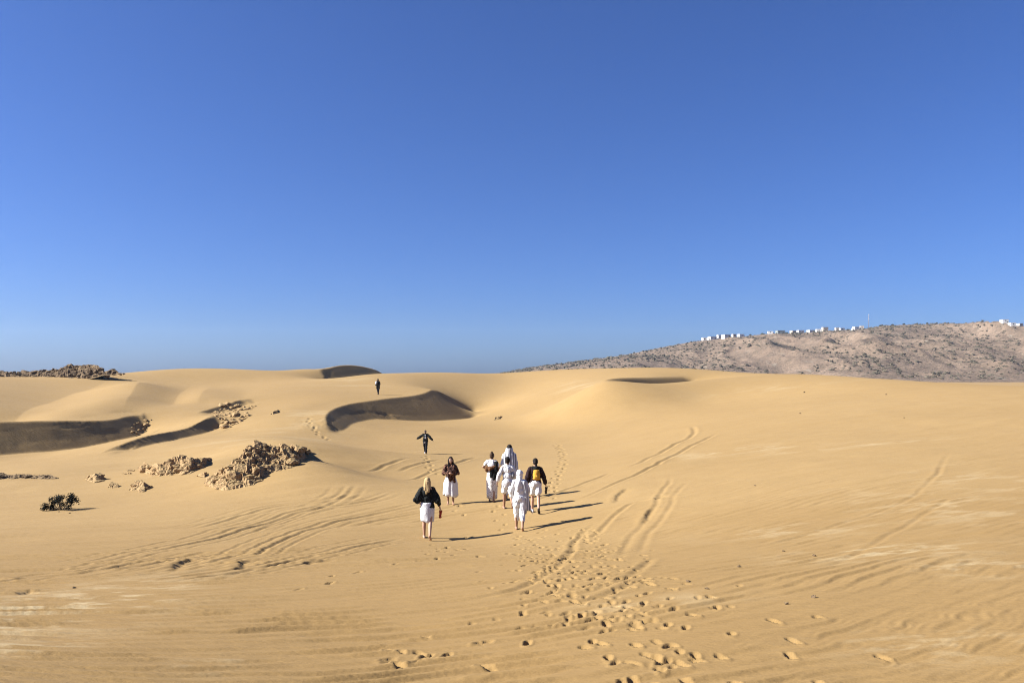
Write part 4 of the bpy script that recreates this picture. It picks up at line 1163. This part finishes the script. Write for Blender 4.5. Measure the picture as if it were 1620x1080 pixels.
    def skirt(self, name, mat, z0, z1, r0, r1, folds=8, amp=.07, seed=2, rag=.02, dy=0.0):
        mx = (self.J['kneeL'] + self.J['kneeR']) * .5
        return cloth_tube(name, [(z0, 0, 0, r0, r0 * .78), ((z0 * 2 + z1) / 3, 0, mx.y * .3, (r0 * 1.15 + r1) * .5 + .012, ((r0 + r1) * .5) * .84), (z1, mx.x, mx.y * .6 + dy, r1, r1 * .9)], mat, self.e, folds, amp, seed, rag=rag)
    def shoes(self, mat, which='LR'):
        for nm in which:
            J = self.J; union_mesh('shoe', [('c', J['heel' + nm], .038, J['ball' + nm], .042), ('c', J['ball' + nm], .042, J['toe' + nm], .030), ('c', J['heel' + nm], .038, J['ankle' + nm], .043)], .011, mat, self.e, .6, 2)
    def hair(self, mat, kind):
        at = self.at; P = [('e', at(0, -.018, .038), (.084, .098, .094)), ('e', at(0, -.045, -.01), (.078, .075, .08))]
        if kind == 'long':
            P += [('c', at(-.04, -.075, .0), .055, at(-.055, -.13, -.20), .042), ('c', at(.03, -.075, .0), .058, at(.03, -.14, -.24), .045), ('c', at(0, -.08, 0), .06, at(-.02, -.15, -.30), .034), ('c', at(-.07, -.02, 0), .03, at(-.085, -.075, -.20), .028), ('c', at(.07, -.02, 0), .03, at(.075, -.08, -.17), .026)]
        if kind == 'front':
            P += [('c', at(-.07, -.01, .02), .034, at(-.095, .05, -.26), .034), ('c', at(.07, -.01, .02), .034, at(.09, .05, -.24), .032), ('c', at(0, -.07, 0), .065, at(0, -.10, -.24), .06)]
        if kind == 'bun':
            P += [('e', at(0, -.05, .135), (.043, .043, .04)), ('c', at(0, -.04, .08), .04, at(0, -.05, .12), .03), ('c', at(0, -.07, -.04), .04, at(.0, -.07, -.06), .03)]
        if kind == 'tied':
            P += [('e', at(0, -.10, -.01), (.05, .05, .05)), ('c', at(0, -.10, -.02), .04, at(.04, -.12, -.14), .03)]
        return union_mesh('hair', P, .010, mat, self.e, .6, 2)

# 1 blonde woman, black jacket, white skirt, red sandals in her hand
p = Figure('blonde woman from behind in a black jacket and white skirt, nearest the tyre tracks', (676, 851), 755, 0.05, legs=(13, 6, -17, 26), arms={'L': ((-.15, -.06, -.28), (-.06, .10, -.40)), 'R': ((.13, -.05, -.28), (.19, .04, -.50))}, lean=6)
p.hair(HAIR_BLOND, 'long')
p.top('jacket', BLACK_C, hem=-.02, sleeve=.82, puff=.022, bat=.06, hip=.05)
p.skirt('skirt', WHITE_C, p.J['pelvis'].z + .10, .50, .17, .185, folds=5, amp=.03)
def sandals(p, mat, at_, lab=None, cat='sandals'):
    w = p.e.matrix_basis @ Vector(at_); e = empty('sandals', w, .4); e.scale = p.e.scale
    for i, (dx, rz) in enumerate(((-.03, -.15), (.035, .25))):
        R = Matrix.Rotation(rz, 3, 'Y')
        sole = [('c', R @ Vector((dx, -.02, -.02)), .022, R @ Vector((dx, .0, -.21)), .032), ('c', R @ Vector((dx, .0, -.13)), .028, R @ Vector((dx, 0, -.21)), .032)]
        o = union_mesh('sole', sole, .010, mat, e, .6, 1)
        union_mesh('strap', [('c', R @ Vector((dx - .035, .02, -.15)), .008, R @ Vector((dx, .06, -.16)), .009), ('c', R @ Vector((dx + .035, .02, -.15)), .008, R @ Vector((dx, .06, -.16)), .009), ('c', R @ Vector((dx, .015, -.03)), .008, R @ Vector((dx, .05, -.05)), .008)], .008, mat, o, .8, 1)
    tag(e, lab, cat)
J = p.J; wr = J['wrR'] + (J['wrR'] - J['elR']).normalized() * .08
sandals(p, RED_L, wr, 'red sandals dangling from the blonde woman\'s hand')
# 2 woman facing the camera, wrapped in a patterned shawl
p = Figure('woman facing the camera with long dark hair, folded arms and a white skirt', (713, 797), 723, math.pi + .12, legs=(3, 4, -6, 10), arms={'L': ((-.10, .03, -.26), (.10, .20, -.27)), 'R': ((.10, .02, -.26), (-.08, .20, -.22))}, lean=2, skin=SKIN_TAN, turn=.1)
p.hair(HAIR_DARK, 'front')
p.top('blouse', PATT_C, hem=.02, sleeve=.9, puff=.02)
p.skirt('skirt', WHITE_C, p.J['pelvis'].z + .08, .34, .165, .26, folds=7, amp=.10, rag=.04)
ck = p.J['chest']
union_mesh('shawl_bundle', [('e', ck + Vector((-.02, .17, -.13)), (.17, .09, .12)), ('c', ck + Vector((.06, .18, -.2)), .08, ck + Vector((.02, .16, -.42)), .06), ('c', ck + Vector((-.09, .17, -.18)), .075, ck + Vector((-.12, .14, -.46)), .05), ('c', ck + Vector((-.12, .12, .08)), .06, ck + Vector((-.12, .16, -.14)), .07)], .014, PATT_C, p.e, .5, 3, .05)
# 3 woman with a bun, brown wrap over a white dress
p = Figure('woman with a high hair bun and a brown wrap slung round her back', (778, 792), 717, -.15, legs=(6, 4, -5, 9), arms={'L': ((-.16, -.02, -.17), (-.08, .12, -.26)), 'R': ((.12, .0, -.25), (.05, .16, -.32))}, lean=3, skin=SKIN_TAN)
p.hair(HAIR_BROWN, 'bun')
p.top('white_top', WHITE_C, hem=.0, sleeve=.25, puff=.018)
p.skirt('long_skirt', WHITE2_C, p.J['pelvis'].z + .08, .12, .165, .185, folds=7, amp=.07, rag=.03)
w_ = p.J['waist']
union_mesh('brown_wrap', [('c', w_ + Vector((-.19, -.02, .06)), .075, w_ + Vector((-.02, -.13, .05)), .075), ('c', w_ + Vector((-.02, -.13, .05)), .085, w_ + Vector((.17, -.06, .12)), .07), ('e', w_ + Vector((-.15, -.05, .03)), (.10, .09, .11))], .013, BROWN_C, p.e, .5, 3, .05)
union_mesh('dark_shawl', [('c', p.J['shR'] + Vector((.0, -.04, -.02)), .075, w_ + Vector((.15, -.09, -.05)), .10), ('c', w_ + Vector((.15, -.08, .05)), .10, w_ + Vector((.10, -.11, -.30)), .06), ('c', w_ + Vector((.02, -.13, .0)), .075, w_ + Vector((.0, -.12, -.22)), .05)], .013, BLACK_C, p.e, .5, 3, .05)
# 4 person far in the group under a striped shawl
p = Figure('person wrapped in a pale striped shawl, farthest of the close group', (806, 789), 704.5, 0.0, legs=(9, 6, -9, 14), lean=4, skin=SKIN_TAN)
p.hair(HAIR_DARK, 'short')
p.top('tunic', WHITE_C, hem=-.05, sleeve=.9, puff=.03)
p.legs_cloth('white_trousers', WHITE_C, .9)
h = p.J['head']; sh = p.J['neck'].z
cloth_tube('striped_shawl', [(h.z + .02, 0, -.02, .105, .12), (h.z - .09, 0, -.03, .125, .13), (sh - .06, 0, -.03, .215, .15), (sh - .30, 0.02, -.03, .235, .175), (sh - .66, .05, -.03, .24, .18)], STRIPE_C, p.e, 9, .05, 5, rag=.05)
# 5 person in a white shirt and shorts
p = Figure('dark haired person in a loose white shirt and shorts, between the shawl and the hood', (803, 804), 721, 0.1, legs=(18, 8, -24, 40), arms={'L': ((-.13, -.04, -.25), (-.17, .02, -.48)), 'R': ((.10, .02, -.26), (.12, .10, -.46))}, lean=5, skin=SKIN_TAN)
p.hair(HAIR_DARK, 'short')
p.top('shirt', WHITE_C, hem=-.13, sleeve=.92, puff=.02, hip=.045)
p.legs_cloth('shorts', WHITE_C, .36, .024)
union_mesh('sling_bag', [('e', p.J['waist'] + Vector((.16, -.05, .02)), (.05, .08, .11)), ('c', p.J['waist'] + Vector((.15, -.09, .1)), .012, p.J['shL'] + Vector((.05, -.09, .04)), .012)], .011, GREY_C, p.e, .6, 2)
# 6 hooded person in white, nearest of the group
p = Figure('person hooded in a white scarf with bare calves, nearest of the close group', (822, 838), 745, -.03, legs=(13, 7, -17, 20), arms={'L': ((-.09, .0, -.26), (-.08, .12, -.45)), 'R': ((.11, .03, -.25), (.06, .17, -.40))}, lean=5, skin=SKIN_TAN)
p.top('tunic', WHITE_C, hem=-.16, sleeve=.95, puff=.016, hip=.03)
p.legs_cloth('cropped_trousers', WHITE_C, .74, .026)
at = p.at
union_mesh('head_scarf', [('e', at(0, -.015, .035), (.096, .108, .106)), ('e', at(0, -.03, -.06), (.098, .085, .10)), ('c', at(0, -.03, -.1), .085, p.J['neck'] + Vector((0, -.03, -.08)), .11), ('c', p.J['neck'] + Vector((-.03, -.09, -.08)), .07, p.J['chest'] + Vector((-.05, -.12, -.12)), .05)], .012, WHITE_C, p.e, .5, 3, .05)
cloth_tube('hanging_scarf', [(p.J['neck'].z - .02, .12, -.05, .07, .05), (p.J['waist'].z, .17, -.06, .075, .05), (p.J['hipL'].z - .2, .23, -.05, .085, .045), (p.J['hipL'].z - .36, .27, -.04, .10, .04)], STRIPE_C, p.e, 5, .12, 8, 28, rag=.05)
# 7 woman with the mustard backpack
p = Figure('dark haired person with a mustard yellow backpack and white shorts', (847, 809), 724, 0.0, legs=(14, 8, -18, 24), arms={'L': ((-.10, -.02, -.26), (-.12, .06, -.49)), 'R': ((.11, -.03, -.26), (.17, .05, -.48))}, lean=5)
p.hair(HAIR_DARK, 'tied')
p.top('jacket', MAROON_C, hem=.02, sleeve=.95, puff=.028, hip=.04)
union_mesh('hood', [('c', p.J['neck'] + Vector((-.08, -.07, -.03)), .055, p.J['neck'] + Vector((.08, -.07, -.03)), .055), ('e', p.J['neck'] + Vector((.02, -.10, -.06)), (.10, .06, .07))], .012, BLACK_C, p.e, .5, 2)
p.legs_cloth('shorts', WHITE_C, .31, .03)
p.shoes(SHOE_W, 'L'); p.shoes(SHOE_D, 'R')
ch = p.J['chest'] + Vector((.03, -.19, -.08))
pack = union_mesh('backpack', [('e', ch, (.115, .075, .165)), ('e', ch + Vector((0, -.05, -.06)), (.085, .05, .08)), ('c', ch + Vector((-.06, .02, .12)), .04, ch + Vector((.06, .02, .12)), .04), ('c', ch + Vector((-.07, .0, -.11)), .05, ch + Vector((.07, .0, -.11)), .05)], .011, YELLOW_C, None, .6, 2)
pack.matrix_world = p.e.matrix_basis.copy()
tag(pack, 'mustard yellow backpack worn over the maroon black jacket', 'backpack')
for sx in (-1, 1):
    union_mesh('strap', [('c', ch + Vector((sx * .07, .03, .13)), .014, p.J['neck'] + Vector((sx * .10, -.01, -.015)), .014), ('c', p.J['neck'] + Vector((sx * .10, -.01, -.015)), .014, p.J['chest'] + Vector((sx * .12, .15, .0)), .013)], .010, BLACK_C, pack, .7, 1)
union_mesh('pocket', [('c', ch + Vector((-.05, -.085, -.09)), .022, ch + Vector((.05, -.085, -.09)), .022), ('c', ch + Vector((-.05, -.09, -.05)), .02, ch + Vector((.05, -.09, -.05)), .02)], .010, YELLOW_C, pack, .7, 1)
wr = p.J['wrR'] + (p.J['wrR'] - p.J['elR']).normalized() * .08
sandals(p, SHOE_D, wr, 'dark sandals carried by the person with the backpack')
# 8 person with arms held out, facing the camera
p = Figure('person in a dark open jacket facing the camera with both arms spread', (673, 717.5), 681, math.pi - .1, legs=(12, 8, -14, 18), arms={'L': ((-.20, .05, -.18), (-.37, .10, -.36)), 'R': ((.21, .0, -.15), (.43, .04, -.27))}, lean=1, skin=SKIN_DEEP, grip=.3)
p.hair(HAIR_DARK, 'short')
p.top('white_shirt', WHITE_C, hem=-.08, sleeve=.2, puff=.008, hip=.022)
p.legs_cloth('trousers', NAVY_C, 1.0)
jk = p.top('jacket', BLACK_C, hem=.0, sleeve=.96, puff=.048, hip=.045)
c_ = p.J['chest']
union_mesh('shirt_front', [('c', c_ + Vector((-.02, .125, .08)), .028, c_ + Vector((-.02, .125, -.16)), .03), ('c', c_ + Vector((-.055, .125, .0)), .02, c_ + Vector((-.06, .12, -.18)), .03)], .010, WHITE_C, p.e, .6, 2)
p.shoes(SHOE_W, 'R'); p.shoes(SHOE_D, 'L')
# 9 walker on the dune crest
p = Figure('lone walker in black with a white bundle on the crest of the central dune', (598, 624), 599.5, math.pi * .93, legs=(12, 6, -12, 14), arms={'L': ((-.07, .02, -.27), (-.05, .10, -.48)), 'R': ((.09, .03, -.26), (.04, .16, -.38))}, lean=3, skin=SKIN_DEEP)
p.hair(HAIR_DARK, 'front')
p.top('black_coat', BLACK_C, hem=-.22, sleeve=.95, puff=.035, hip=.06)
p.legs_cloth('trousers', NAVY_C, 1.0)
p.shoes(SHOE_D)
union_mesh('white_bundle', [('e', p.J['chest'] + Vector((.19, .05, -.05)), (.10, .13, .20)), ('c', p.J['shR'] + Vector((.03, .0, .0)), .075, p.J['chest'] + Vector((.2, .03, -.2)), .09)], .014, WHITE_C, p.e, .5, 3, .05)

# ------------------------------------------------------------------ haze: one closed box of thin air round everything
v, f = [], []
box(v, f, -3600, 3600, -8, 2060, -4, 118)
m = bpy.data.materials.new('haze_air'); m.use_nodes = True; t = m.node_tree; t.nodes.clear()
o_ = t.nodes.new('ShaderNodeOutputMaterial'); pv = t.nodes.new('ShaderNodeVolumePrincipled')
pv.inputs['Color'].default_value = (0.66, 0.80, 0.98, 1); pv.inputs['Density'].default_value = 0.00009; pv.inputs['Anisotropy'].default_value = 0.2
t.links.new(pv.outputs[0], o_.inputs['Volume'])
hz = mesh_obj('haze', v, f, m, None, False)
tag(hz, 'thin pale haze over the dunes and the hill', kind='stuff')
